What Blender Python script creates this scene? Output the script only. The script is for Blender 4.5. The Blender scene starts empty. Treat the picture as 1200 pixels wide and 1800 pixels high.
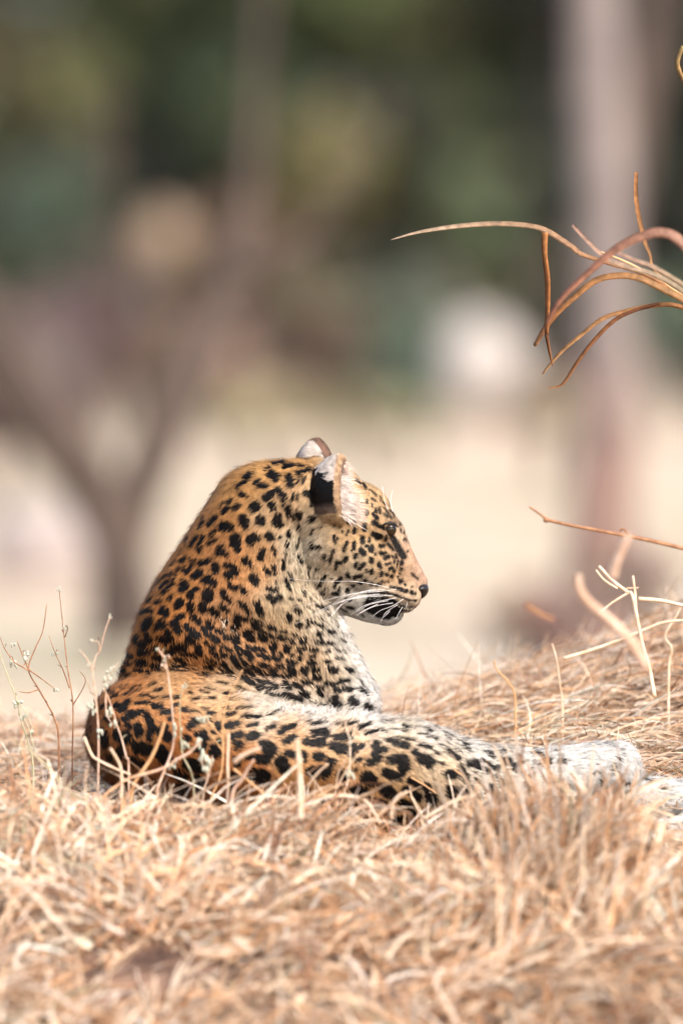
import bpy, math, random
import numpy as np
from mathutils import Vector
from mathutils.bvhtree import BVHTree

R = math.radians
rng = np.random.default_rng(7)
random.seed(7)
sc = bpy.context.scene
col = sc.collection

# ------------------------------------------------------------------ camera, light, exposure
CAM_Z, FOCUS = 0.80, 12.0
HOR = 650.0                       # row of the horizon in the 1200 x 1800 photograph
cd = bpy.data.cameras.new('camera')
cam = bpy.data.objects.new('camera', cd); col.objects.link(cam)
cam.location = (0, -FOCUS, CAM_Z); cam.rotation_euler = (R(90), 0, 0)
cd.sensor_fit = 'HORIZONTAL'; cd.sensor_width = 36.0; cd.lens = 360.0
cd.shift_y = (HOR - 900.0) / 1200.0
cd.clip_start = 0.1; cd.clip_end = 2000
cd.dof.use_dof = True; cd.dof.focus_distance = FOCUS + 0.02
cd.dof.aperture_fstop = 2.05; cd.dof.aperture_blades = 0
sc.camera = cam
sc.render.resolution_x, sc.render.resolution_y = 682, 1024

SUN = Vector((0.42, -0.66, 0.80)).normalized()
w = bpy.data.worlds.new('World'); sc.world = w; w.use_nodes = True
nt = w.node_tree; nt.nodes.clear()
sky = nt.nodes.new('ShaderNodeTexSky'); sky.sky_type = 'NISHITA'; sky.sun_disc = False
sky.sun_elevation = math.asin(SUN.z); sky.sun_rotation = math.atan2(SUN.x, SUN.y)
sky.dust_density = 4.0; sky.air_density = 1.0; sky.ozone_density = 0.6
bg = nt.nodes.new('ShaderNodeBackground'); bg.inputs[1].default_value = 0.15
wo = nt.nodes.new('ShaderNodeOutputWorld')
nt.links.new(sky.outputs[0], bg.inputs[0]); nt.links.new(bg.outputs[0], wo.inputs[0])
sd = bpy.data.lights.new('sun', 'SUN'); sd.energy = 1.5; sd.angle = R(28); sd.color = (1.0, 0.90, 0.80)
sun = bpy.data.objects.new('sun', sd); col.objects.link(sun)
sun.rotation_euler = (-SUN).to_track_quat('-Z', 'Y').to_euler()
vs = sc.view_settings
vs.view_transform = 'Standard'; vs.look = 'None'; vs.gamma = 1.0; vs.use_curve_mapping = False
vs.exposure = 1.1
sc.cycles.use_denoising = True
sc.cycles.max_bounces = 6; sc.cycles.diffuse_bounces = 4; sc.cycles.transparent_max_bounces = 8

# ------------------------------------------------------------------ helpers
def P(px, py, d=0.0):
    """A point seen at (px, py) of the photograph, d metres behind the leopard's plane."""
    k = (FOCUS + d) / FOCUS * 0.001
    return Vector(((px - 600) * k, d, CAM_Z + (HOR - py) * k))

def lin(c):
    c = np.asarray(c, float) / 255.0
    return np.where(c <= 0.04045, c / 12.92, ((c + 0.055) / 1.055) ** 2.4)

def tag(o, label=None, cat=None, group=None, kind=None):
    if label: o['label'] = label
    if cat: o['category'] = cat
    if group: o['group'] = group
    if kind: o['kind'] = kind
    return o

def empty(name, loc):
    o = bpy.data.objects.new(name, None); col.objects.link(o); o.location = loc
    o.empty_display_size = 0.05
    return o

def link(name, me, mat, parent=None):
    o = bpy.data.objects.new(name, me); col.objects.link(o)
    if mat: me.materials.append(mat)
    if parent:
        o.parent = parent
        o.matrix_parent_inverse = parent.matrix_basis.inverted() if parent.type != 'EMPTY' else \
            __import__('mathutils').Matrix.Translation(-parent.location)
    return o

def mesh(name, v, f4=None, f3=None, smooth=True):
    me = bpy.data.meshes.new(name)
    v = np.asarray(v, np.float32)
    me.vertices.add(len(v)); me.vertices.foreach_set('co', v.ravel())
    f4 = np.zeros((0, 4), np.int32) if f4 is None or len(f4) == 0 else np.asarray(f4, np.int32)
    f3 = np.zeros((0, 3), np.int32) if f3 is None or len(f3) == 0 else np.asarray(f3, np.int32)
    nl = f4.size + f3.size
    me.loops.add(nl); me.loops.foreach_set('vertex_index', np.concatenate([f4.ravel(), f3.ravel()]))
    me.polygons.add(len(f4) + len(f3))
    st = np.concatenate([np.arange(len(f4)) * 4, f4.size + np.arange(len(f3)) * 3]).astype(np.int32)
    me.polygons.foreach_set('loop_start', st)
    me.update(calc_edges=True)
    if smooth: me.polygons.foreach_set('use_smooth', np.ones(len(me.polygons), bool))
    return me

def set_col(me, c, name='col'):
    a = me.attributes.new(name, 'FLOAT_COLOR', 'POINT')
    cc = np.ones((len(me.vertices), 4), np.float32); cc[:, :3] = c
    a.data.foreach_set('color', cc.ravel())

def set_vec(me, n, name='nrm'):
    a = me.attributes.new(name, 'FLOAT_VECTOR', 'POINT')
    a.data.foreach_set('vector', np.asarray(n, np.float32).ravel())

def mat_new(name):
    m = bpy.data.materials.new(name); m.use_nodes = True
    t = m.node_tree; t.nodes.clear()
    o = t.nodes.new('ShaderNodeOutputMaterial')
    b = t.nodes.new('ShaderNodeBsdfPrincipled'); t.links.new(b.outputs[0], o.inputs[0])
    return m, t, b, o

def noise_col(t, c0, c1, scale, detail=4, coord='Object', lo=0.35, hi=0.65, extra=None):
    tc = t.nodes.new('ShaderNodeTexCoord'); n = t.nodes.new('ShaderNodeTexNoise')
    n.inputs['Scale'].default_value = scale; n.inputs['Detail'].default_value = detail
    t.links.new(tc.outputs[coord], n.inputs['Vector'])
    r = t.nodes.new('ShaderNodeValToRGB')
    r.color_ramp.elements[0].position = lo; r.color_ramp.elements[1].position = hi
    r.color_ramp.elements[0].color = (*lin(c0), 1); r.color_ramp.elements[1].color = (*lin(c1), 1)
    t.links.new(n.outputs['Fac'], r.inputs[0])
    return r.outputs[0], n

def mat_attr(name, rough=0.6, spec=0.3, trans=0.0, normal=False, sheen=0.0, tint=None):
    """colour from the mesh's own 'col' attribute, with a fine grain over it"""
    m, t, b, o = mat_new(name)
    a = t.nodes.new('ShaderNodeAttribute'); a.attribute_name = 'col'
    g, n = noise_col(t, (205, 205, 205), (255, 255, 255), 90.0, 3)
    mx = t.nodes.new('ShaderNodeMix'); mx.data_type = 'RGBA'; mx.blend_type = 'MULTIPLY'
    mx.inputs[0].default_value = 1.0
    t.links.new(a.outputs['Color'], mx.inputs[6]); t.links.new(g, mx.inputs[7])
    t.links.new(mx.outputs[2], b.inputs['Base Color'])
    b.inputs['Roughness'].default_value = rough
    b.inputs['Specular IOR Level'].default_value = spec
    if normal:
        an = t.nodes.new('ShaderNodeAttribute'); an.attribute_name = 'nrm'
        t.links.new(an.outputs['Vector'], b.inputs['Normal'])
    if sheen:
        b.inputs['Sheen Weight'].default_value = sheen
    if trans:
        tr = t.nodes.new('ShaderNodeBsdfTranslucent'); t.links.new(mx.outputs[2], tr.inputs[0])
        ms = t.nodes.new('ShaderNodeMixShader'); ms.inputs[0].default_value = trans
        t.links.new(b.outputs[0], ms.inputs[1]); t.links.new(tr.outputs[0], ms.inputs[2])
        t.links.new(ms.outputs[0], o.inputs[0])
    return m

def mat_noise(name, c0, c1, scale, rough=0.8, spec=0.2, bump=0.0, lo=0.35, hi=0.65, stretch=None):
    m, t, b, o = mat_new(name)
    c, n = noise_col(t, c0, c1, scale, 6, lo=lo, hi=hi)
    if stretch:
        mp = t.nodes.new('ShaderNodeMapping'); mp.inputs['Scale'].default_value = stretch
        tc = t.nodes.new('ShaderNodeTexCoord'); t.links.new(tc.outputs['Object'], mp.inputs[0])
        t.links.new(mp.outputs[0], n.inputs['Vector'])
    t.links.new(c, b.inputs['Base Color'])
    b.inputs['Roughness'].default_value = rough; b.inputs['Specular IOR Level'].default_value = spec
    if bump:
        bp = t.nodes.new('ShaderNodeBump'); bp.inputs['Strength'].default_value = bump
        t.links.new(n.outputs['Fac'], bp.inputs['Height']); t.links.new(bp.outputs[0], b.inputs['Normal'])
    return m

def snoise(p, s, seed=0):
    """cheap smooth noise in [-1, 1]: a sum of sines in fixed random directions"""
    r = np.random.default_rng(seed); o = np.zeros(len(p))
    for k in range(7):
        d = r.normal(size=p.shape[1]); d /= np.linalg.norm(d)
        o += np.sin(p @ d * s * r.uniform(0.6, 1.8) + r.uniform(0, 6.28))
    return o / 3.5

def ribbons(pts, wid, side):
    """pts (N,K,3), wid (N,K), side (N,K,3) or (N,1,3) -> verts, quads"""
    N, K, _ = pts.shape
    h = side * (wid * 0.5)[..., None]
    v = np.stack([pts - h, pts + h], 2).reshape(-1, 3)          # N,K,2,3
    b = (np.arange(N) * K * 2)[:, None] + (np.arange(K - 1) * 2)[None, :]
    f = np.stack([b, b + 1, b + 3, b + 2], -1).reshape(-1, 4)
    return v, f

def nrmz(a):
    return a / np.maximum(np.linalg.norm(a, axis=-1, keepdims=True), 1e-9)

def tube(path, rad, n=8, rough=0.0, seed=0):
    """tapered tube along a smooth path of Vectors"""
    path = [Vector(p) for p in path]
    # Catmull-Rom resampling
    q, rr = [], []
    m = len(path)
    for i in range(m - 1):
        p0 = path[max(i - 1, 0)]; p1 = path[i]; p2 = path[i + 1]; p3 = path[min(i + 2, m - 1)]
        st = 5
        for k in range(st):
            t = k / st
            q.append(0.5 * ((2 * p1) + (p2 - p0) * t + (2 * p0 - 5 * p1 + 4 * p2 - p3) * t * t + (3 * p1 - p0 - 3 * p2 + p3) * t ** 3))
            rr.append(rad[i] * (1 - t) + rad[i + 1] * t)
    q.append(path[-1]); rr.append(rad[-1])
    r = random.Random(seed)
    v, f = [], []
    up = Vector((0.13, 1, 0.21)).normalized()
    for i, p in enumerate(q):
        d = (q[min(i + 1, len(q) - 1)] - q[max(i - 1, 0)]).normalized()
        a = d.cross(up).normalized(); b = d.cross(a)
        for k in range(n):
            th = 2 * math.pi * k / n
            s = rr[i] * (1 + rough * (r.random() - 0.5))
            v.append(p + (a * math.cos(th) + b * math.sin(th)) * s)
    for i in range(len(q) - 1):
        for k in range(n):
            f.append((i * n + k, i * n + (k + 1) % n, (i + 1) * n + (k + 1) % n, (i + 1) * n + k))
    c0 = len(v); v.append(q[0]); v.append(q[-1])
    f3 = [(c0, (k + 1) % n, k) for k in range(n)] + [(c0 + 1, (len(q) - 1) * n + k, (len(q) - 1) * n + (k + 1) % n) for k in range(n)]
    return v, f, f3

def add_tube(name, path, rad, mat, parent=None, n=8, rough=0.0, seed=0):
    v, f, f3 = tube(path, rad, n, rough, seed)
    return link(name, mesh(name, [tuple(x) for x in v], f, f3), mat, parent)

def ellipsoid(c, r, nu=20, nv=12, rot=None):
    v, f, f3 = [], [], []
    for i in range(1, nv):
        for k in range(nu):
            th = math.pi * i / nv; ph = 2 * math.pi * k / nu
            p = Vector((r[0] * math.sin(th) * math.cos(ph), r[1] * math.sin(th) * math.sin(ph), r[2] * math.cos(th)))
            if rot: p = rot @ p
            v.append(tuple(Vector(c) + p))
    for i in range(nv - 2):
        for k in range(nu):
            f.append((i * nu + k, i * nu + (k + 1) % nu, (i + 1) * nu + (k + 1) % nu, (i + 1) * nu + k))
    a = Vector((0, 0, r[2])); b = -a
    if rot: a = rot @ a; b = rot @ b
    n0 = len(v); v += [tuple(Vector(c) + a), tuple(Vector(c) + b)]
    for k in range(nu):
        f3.append((n0, (k + 1) % nu, k)); f3.append((n0 + 1, (nv - 2) * nu + k, (nv - 2) * nu + (k + 1) % nu))
    return v, f, f3

def ss(a, b, x):
    t = np.clip((x - a) / (b - a), 0, 1); return t * t * (3 - 2 * t)

# ------------------------------------------------------------------ the ground: one sheet
def ground_z(x, y):
    x = np.asarray(x, float); y = np.asarray(y, float)
    crest = np.interp(x, [-3, -0.6, -0.35, 0.1, 0.43, 0.68, 1.2, 3], [0.10, 0.095, 0.095, 0.115, 0.205, 0.315, 0.42, 0.42])
    plat = 0.02 + 0 * x
    z = plat + (crest - plat) * ss(-0.05, 0.75, y)
    front = np.interp(y, [-12, -6, -3, -2, -1.5, -1.0, -0.72, -0.45, -0.3], [-0.9, -0.9, -0.85, -0.68, -0.48, -0.235, -0.105, -0.01, 0.0])
    z = z + front * (y < -0.3)
    z = z - (0.05 * np.exp(-((x - .10) / .12) ** 2) + .075 * ss(.48, .55, x)) * ss(-1.1, -.45, y) * (1 - ss(-.12, .02, y))
    back = ss(0.85, 5.0, y)
    far = np.interp(y, [0, 6, 14, 20, 62, 90, 500], [-0.4, -0.4, -0.42, -0.38, 0.35, 0.6, 0.7])
    z = z * (1 - back) + far * back
    p = np.stack([x.ravel(), y.ravel()], 1)
    near = (np.abs(p[:, 1]) < 3)
    z = z + (snoise(p, 7, 1) * 0.012 + snoise(p, 19, 2) * 0.006).reshape(z.shape)
    z = z + (snoise(p, 0.35, 3).reshape(z.shape) * 0.06) * ss(3, 12, y)
    return z

def axis(lo, hi, step, nmid, grow):
    a = [0.0]; s = step
    while a[-1] < hi:
        if len(a) > nmid: s *= grow
        a.append(a[-1] + s)
    b = [0.0]; s = step
    while b[-1] < lo:
        if len(b) > nmid: s *= grow
        b.append(b[-1] + s)
    return np.array([-t for t in b[:0:-1]] + a)
gx = axis(300, 300, 0.025, 45, 1.05); gy = axis(12.5, 700, 0.025, 60, 1.045)
GX, GY = np.meshgrid(gx, gy)
GZ = ground_z(GX, GY)
nx, ny = len(gx), len(gy)
ii = (np.arange(ny - 1)[:, None] * nx + np.arange(nx - 1)[None, :]).ravel()
gme = mesh('ground', np.stack([GX.ravel(), GY.ravel(), GZ.ravel()], 1), np.stack([ii, ii + 1, ii + nx + 1, ii + nx], 1))
m, t, b, o = mat_new('dry ground')
c1, n1 = noise_col(t, (84, 66, 58), (150, 122, 104), 14.0, 8)                    # litter soil on the mound
c2, n2 = noise_col(t, (192, 182, 160), (212, 190, 174), 0.16, 3)               # pale plain
c3, n3 = noise_col(t, (205, 205, 190), (255, 255, 255), 1.3, 6)
mx = t.nodes.new('ShaderNodeMix'); mx.data_type = 'RGBA'; mx.blend_type = 'MULTIPLY'; mx.inputs[0].default_value = 1
t.links.new(c2, mx.inputs[6]); t.links.new(c3, mx.inputs[7])
ge = t.nodes.new('ShaderNodeNewGeometry'); sp = t.nodes.new('ShaderNodeSeparateXYZ'); t.links.new(ge.outputs['Position'], sp.inputs[0])
mr = t.nodes.new('ShaderNodeMapRange'); mr.inputs[1].default_value = 2.0; mr.inputs[2].default_value = 5.0
t.links.new(sp.outputs['Y'], mr.inputs[0])
m2 = t.nodes.new('ShaderNodeMix'); m2.data_type = 'RGBA'; t.links.new(mr.outputs[0], m2.inputs[0])
t.links.new(c1, m2.inputs[6]); t.links.new(mx.outputs[2], m2.inputs[7]); t.links.new(m2.outputs[2], b.inputs['Base Color'])
b.inputs['Roughness'].default_value = 0.95; b.inputs['Specular IOR Level'].default_value = 0.1
bp = t.nodes.new('ShaderNodeBump'); bp.inputs['Strength'].default_value = 0.6; bp.inputs['Distance'].default_value = 0.01
t.links.new(n1.outputs['Fac'], bp.inputs['Height']); t.links.new(bp.outputs[0], b.inputs['Normal'])
tag(link('ground', gme, m), 'dry sandy ground with a straw covered mound', None, None, 'structure')

# ------------------------------------------------------------------ far trees and bushes
leaf_mat = mat_attr('tree leaves', 0.7, 0.2, trans=0.25)
bark_dark = mat_noise('dark bark', (66, 58, 54), (94, 82, 76), 9, 0.9, 0.1, 0.4, stretch=(1, 1, .3))
bark_pale = mat_noise('pale peeling bark', (188, 166, 158), (220, 200, 192), 5, 0.9, 0.1, 0.4, stretch=(1, 1, .3))

def leaf_mesh(c, rad, n, size, color, seed, lumps=22, var=0.35):
    """leaf-sized faces in uneven clumps spread through a crown"""
    r = np.random.default_rng(seed)
    lc = nrmz(r.normal(size=(lumps, 3))) * (r.random((lumps, 1)) ** 0.45) * np.array(rad) * 0.82
    lr = r.uniform(0.22, 0.42, lumps) * min(rad)
    lcol = 1.9 * lin(color)[None] * (1 + var * r.normal(size=(lumps, 1)) * 0.6).clip(0.45, 1.8)
    lcol = lcol * (1 + r.normal(size=(lumps, 3)) * 0.08)
    k = r.integers(0, lumps, n)
    p = lc[k] + nrmz(r.normal(size=(n, 3))) * (lr[k] * r.random(n) ** 0.4)[:, None]
    a = nrmz(r.normal(size=(n, 3))); b2 = nrmz(np.cross(a, r.normal(size=(n, 3))))
    s = size * r.uniform(0.6, 1.3, (n, 1))
    base = p + np.array(c)
    v = np.stack([base - a * s, base + b2 * s * .45, base + a * s, base - b2 * s * .45], 1).reshape(-1, 3)
    f = np.arange(n * 4).reshape(-1, 4)
    me = mesh('crown', v, f, smooth=False)
    cc = (lcol[k] * r.uniform(0.75, 1.25, (n, 1))).clip(0.004, 0.8)
    set_col(me, np.repeat(cc, 4, 0))
    return me

def tree(label, px, py, D, rad, color, n=2600, size=0.10, seed=0, name='tree', cat='tree', group='trees and bushes of the far thicket', trunk=True, var=0.35, bark=None):
    d = D - FOCUS
    c = P(px, py, d)
    gz = float(ground_z(np.array([c.x]), np.array([c.y]))[0])
    root = empty(name, (c.x, c.y, gz)); tag(root, label, cat, group)
    o = link('crown', leaf_mesh(tuple(c), rad, n, size, color, seed, var=var), leaf_mat, root)
    r = random.Random(seed)
    h = c.z - gz
    if trunk:
        w0 = max(0.05, 0.055 * rad[2])
        add_tube('trunk', [(c.x, c.y, gz - .05), (c.x + r.uniform(-.1, .1), c.y, gz + h * .5), (c.x + r.uniform(-.2, .2), c.y, c.z + rad[2] * .4)], [w0 * 1.4, w0, w0 * .3], bark or bark_dark, root)
    return root

# (label, px, py, D, (rx, ry, rz) in m, colour, leaves, seed); mid and low bushes lightened in place of haze
TREES = [
 ('dark evergreen tree filling the top left behind a lighter olive bush', 120, 120, 84, (3.2, 2, 4.0), (62, 68, 50), 9000, 1),
 ('dark green tree at the top centre of the far thicket', 420, 60, 88, (3.4, 2, 4.2), (58, 66, 52), 9000, 2),
 ('olive green tree high in the middle, right of the top centre one', 690, 90, 86, (3.0, 2, 4.0), (78, 84, 60), 9000, 3),
 ('very dark tree behind the pale trunk at the top right', 1000, 160, 84, (3.4, 2, 4.4), (44, 47, 42), 9500, 4),
 ('dark grey green tree at the right edge beyond the pale trunk', 1230, 300, 80, (1.9, 1.5, 3.4), (48, 50, 44), 5200, 5),
 ('brownish tree at the far left edge of the thicket', -60, 300, 80, (2.4, 1.6, 3.4), (78, 74, 58), 6000, 6),
 ('small light olive bush crown at the upper left', 165, 140, 74, (0.55, .5, 0.5), (108, 110, 76), 900, 7),
 ('blue green bush at the left below the olive crown', 90, 370, 70, (0.62, .6, 1.0), (80, 90, 78), 1700, 8),
 ('dark bush above the round pale spot', 265, 270, 72, (0.7, .6, 0.8), (38, 42, 38), 1700, 9),
 ('light olive bush in the middle of the thicket, sunlit in its leaf colour', 575, 280, 70, (0.75, .6, 0.75), (118, 116, 82), 1700, 10),  # sunlit tone put into the leaf colour
 ('brown leaved bush left of the light olive one', 420, 420, 68, (0.72, .6, 0.8), (98, 84, 70), 1800, 11),
 ('teal green bush low in the middle behind the leopard head', 680, 560, 66, (0.8, .7, 0.75), (96, 104, 90), 2000, 12),
 ('grey green bush right of the middle, above the pale blurred disc', 860, 420, 70, (0.8, .7, 1.2), (98, 102, 80), 2200, 13),
 ('dark narrow bush just left of the pale trunk', 960, 430, 66, (0.33, .5, 1.9), (58, 62, 56), 2200, 14),
 ('pinkish brown dry bush low at the left edge', 85, 600, 62, (0.5, .5, 0.42), (128, 112, 106), 1000, 15),
 ('reddish brown dry bush low behind the forked trunk', 370, 640, 60, (0.75, .5, 0.55), (128, 110, 100), 1700, 16),
 ('dull brown bush low between the forked trunk and the teal bush', 540, 560, 64, (0.65, .5, 0.75), (104, 94, 82), 1800, 17),
 ('olive grey bush low behind the middle of the clearing', 780, 640, 72, (0.9, .5, 0.35), (112, 116, 96), 1300, 18),
 ('dark brown bush low at the left between the fork and the edge', 190, 560, 66, (0.6, .5, 0.7), (88, 78, 74), 1800, 19),
 ('tall grey green tree behind the others at the top left', 250, 200, 104, (4.2, 2, 5.0), (56, 62, 50), 9000, 21),
 ('tall green tree behind the others at the top middle', 620, 200, 106, (4.2, 2, 5.0), (66, 72, 54), 9000, 22),
 ('tall dull green tree behind the others at the top right', 1010, 250, 108, (4.4, 2, 5.2), (48, 52, 46), 9000, 23),
 ('low grey green bush under the fork at the left', 60, 690, 66, (0.9, .5, .42), (112, 100, 92), 1500, 24),
 ('low brown bush just right of the fork', 330, 700, 68, (0.8, .5, .35), (122, 100, 88), 1500, 25),
 ('low mixed green bush in the middle of the far edge', 620, 660, 70, (0.9, .5, .36), (96, 104, 86), 1500, 26),
 ('mauve brown dry bush filling the left edge behind the forked trunk', 0, 690, 44, (0.75, .5, .45), (112, 98, 94), 2000, 29),
 ('grey brown dry bush between the limbs of the forked trunk and the left edge', 150, 600, 50, (0.8, .5, .35), (104, 94, 88), 1500, 30),
 ('added pale dry bush softening the thicket foot in place of haze, left of the leopard head', 470, 715, 50, (0.55, .4, .20), (150, 138, 114), 1100, 31),  # pale bushes added from here to soften the treeline instead of haze
 ('added pale olive dry bush softening the thicket foot in place of haze, above the leopard head', 640, 725, 52, (0.6, .4, .16), (140, 136, 112), 1100, 32),
 ('added pale dry bush softening the thicket foot in place of haze, beside the pale trunk', 960, 720, 50, (0.5, .4, .20), (150, 140, 122), 1000, 33),
 ('low teal bush beside the white blurred disc', 740, 650, 58, (0.4, .4, .30), (84, 100, 86), 1000, 27),
 ('low dark bush behind the foot of the pale trunk', 1000, 650, 68, (0.8, .5, .42), (70, 72, 66), 1500, 28),
 ('green bush low at the right edge behind the curved straw blades', 1180, 560, 64, (0.35, .5, 0.6), (96, 108, 92), 900, 20),
]
for a in TREES:
    tree(a[0], a[1], a[2], a[3], a[4], a[5], a[6], seed=a[7], size=0.10 if a[6] < 5000 else 0.21,
         name='tree' if a[6] > 5000 else 'bush', cat='tree' if a[6] > 5000 else 'bush')
# thicket that only a step to the side would show
SIDE = ['next to the view', 'second from the view', 'third from the view', 'fourth from the view', 'fifth from the view', 'farthest from the view']
for k in range(12):
    q = k // 2; sg = -1 if k % 2 else 1; x = sg * (6.2 + q * 3.4); y = 80 + (q * 37 % 9)
    tree('evergreen tree of the far thicket beyond the %s edge, %s' % ('left' if sg < 0 else 'right', SIDE[q]), 600 + x / (y / 12000.0), 330, y, (3.0, 2, 4.6), (60 - q, 66, 52), 5000, 0.24, 140 + k, name='tree')

# big pale trunk on the right
def trunk_tree(label, base, paths, rads, mats, seed, group):
    root = empty('tree', base); tag(root, label, 'tree', group)
    for i, (pa, ra, ma) in enumerate(zip(paths, rads, mats)):
        add_tube('trunk' if i == 0 else 'limb', pa, ra, ma, root, n=14, rough=0.08, seed=seed + i)
    return root
m, t, b, o = mat_new('trunk bark pale above')
cA, nA = noise_col(t, (112, 103, 101), (134, 124, 121), 6, 5); cB, nB = noise_col(t, (112, 90, 82), (138, 114, 106), 6, 5)
ge = t.nodes.new('ShaderNodeNewGeometry'); sp = t.nodes.new('ShaderNodeSeparateXYZ'); t.links.new(ge.outputs['Position'], sp.inputs[0])
mr = t.nodes.new('ShaderNodeMapRange'); mr.inputs[1].default_value = 0.35; mr.inputs[2].default_value = 0.95
t.links.new(sp.outputs['Z'], mr.inputs[0]); mi = t.nodes.new('ShaderNodeMix'); mi.data_type = 'RGBA'
t.links.new(mr.outputs[0], mi.inputs[0]); t.links.new(cB, mi.inputs[6]); t.links.new(cA, mi.inputs[7]); t.links.new(mi.outputs[2], b.inputs['Base Color'])
b.inputs['Roughness'].default_value = 0.9
bark_two = m
d = 17.0
trunk_tree('large tree trunk with pale bark above and brown bark below, at the right', tuple(P(1050, 1150, d)),
  [[P(1040, 1190, d), P(1050, 1060, d), P(1060, 900, d), P(1068, 700, d), P(1062, 400, d), P(1050, 150, d), P(1040, -150, d), P(1030, -700, d)],
   [P(1030, 1130, d), P(960, 1120, d), P(890, 1090, d - .3), P(850, 1070, d - .4)],
   [P(1065, 500, d), P(1110, 250, d + .2), P(1160, -50, d + .4), P(1210, -500, d + .8)]],
  [[.24, .17, .145, .13, .125, .12, .11, .10], [.14, .10, .07, .03], [.10, .09, .08, .05]], [bark_two, bark_dark, bark_dark], 3, 'tree trunks in the clearing')
# forked dark trunk on the left
d = 16.0
trunk_tree('dark forked tree trunk leaning in a V at the left', tuple(P(215, 1080, d)),
  [[P(225, 1130, d), P(212, 1010, d), P(200, 940, d), P(150, 840, d), P(70, 730, d), P(0, 620, d), P(-90, 480, d), P(-200, 300, d)],
   [P(215, 1000, d), P(240, 880, d), P(285, 760, d), P(335, 640, d + .2), P(390, 520, d + .3), P(430, 400, d + .5), P(450, 200, d + .8), P(470, -100, d + 1.2)],
   [P(270, 790, d), P(250, 690, d - .2), P(235, 560, d - .3), P(200, 380, d - .4), P(190, 150, d - .6)],
   [P(410, 470, d + .3), P(520, 430, d + .5), P(600, 330, d + .6), P(680, 180, d + .9)]],
  [[.17, .13, .12, .13, .14, .14, .11, .08], [.11, .10, .10, .10, .08, .05, .03, .02], [.045, .035, .025, .02, .015], [.035, .03, .02, .015]],
  [bark_dark] * 4, 9, 'tree trunks in the clearing')
# dry shrub at the foot of the big trunk
tree('low brown leafless shrub at the foot of the pale trunk', 960, 1080, 27, (0.30, .25, 0.15), (128, 108, 98), 700, 0.03, 61, 'dry_shrub', 'shrub', 'dry shrubs by the trunks', bark=bark_dark)
tree('low brown shrub to the right of the pale trunk foot', 1120, 1040, 26.5, (0.22, .2, 0.22), (128, 112, 104), 600, 0.03, 62, 'dry_shrub', 'shrub', 'dry shrubs by the trunks', bark=bark_dark)

def pale_standin(label, px, py, D, r, c0, c1, seed):
    d = D - FOCUS; c = P(px, py, d)
    v, f, f3 = ellipsoid((0, 0, 0), r, 28, 18)
    v = np.array(v); v = v * (1 + 0.10 * snoise(v, 4.5 / max(r), seed)[:, None] + 0.04 * snoise(v, 14 / max(r), seed + 1)[:, None])
    me = mesh('pale_standin', v, f, f3); o = link('pale_standin', me, mat_noise('pale standin surface %d' % seed, c0, c1, 5, 0.9, 0.1, 0.3)); o.location = c
    tag(o, label, 'pale_standin', 'added pale stand-ins of the clearing'); return o
pale_standin('added white solid standing in for the bright blurred disc at the edge of the thicket, left of the pale trunk', 845, 645, 50, (.33, .3, .38), (160, 154, 150), (178, 172, 168), 1)  # added solid; its pale colour makes the bright blurred disc
pale_standin('added small pale tan solid standing in for the dim blurred disc among the dark leaves at the upper left', 285, 420, 60, (.22, .2, .26), (136, 118, 102), (156, 138, 120), 2)  # added solid, seen as the dim disc among the leaves
pale_standin('added low pinkish white solid standing in for the pale ground patch at the left in front of the forked trunk', 95, 975, 36, (.42, .25, .30), (152, 142, 138), (168, 158, 154), 4)  # added solid where only pale ground shows

# ------------------------------------------------------------------ straw litter: stuff
straw_mat = mat_attr('straw', 0.55, 0.25, trans=0.22)
STRAW = lin([(246, 221, 195), (240, 209, 177), (230, 186, 146), (250, 236, 222), (212, 164, 124), (244, 226, 206), (172, 128, 100), (240, 213, 184), (176, 166, 138), (112, 84, 68)])
STRAW = STRAW * np.array([.97, .955, .93])
SB = [.16, .16, .14, .14, .1, .1, .07, .08, .03, .02]

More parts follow.
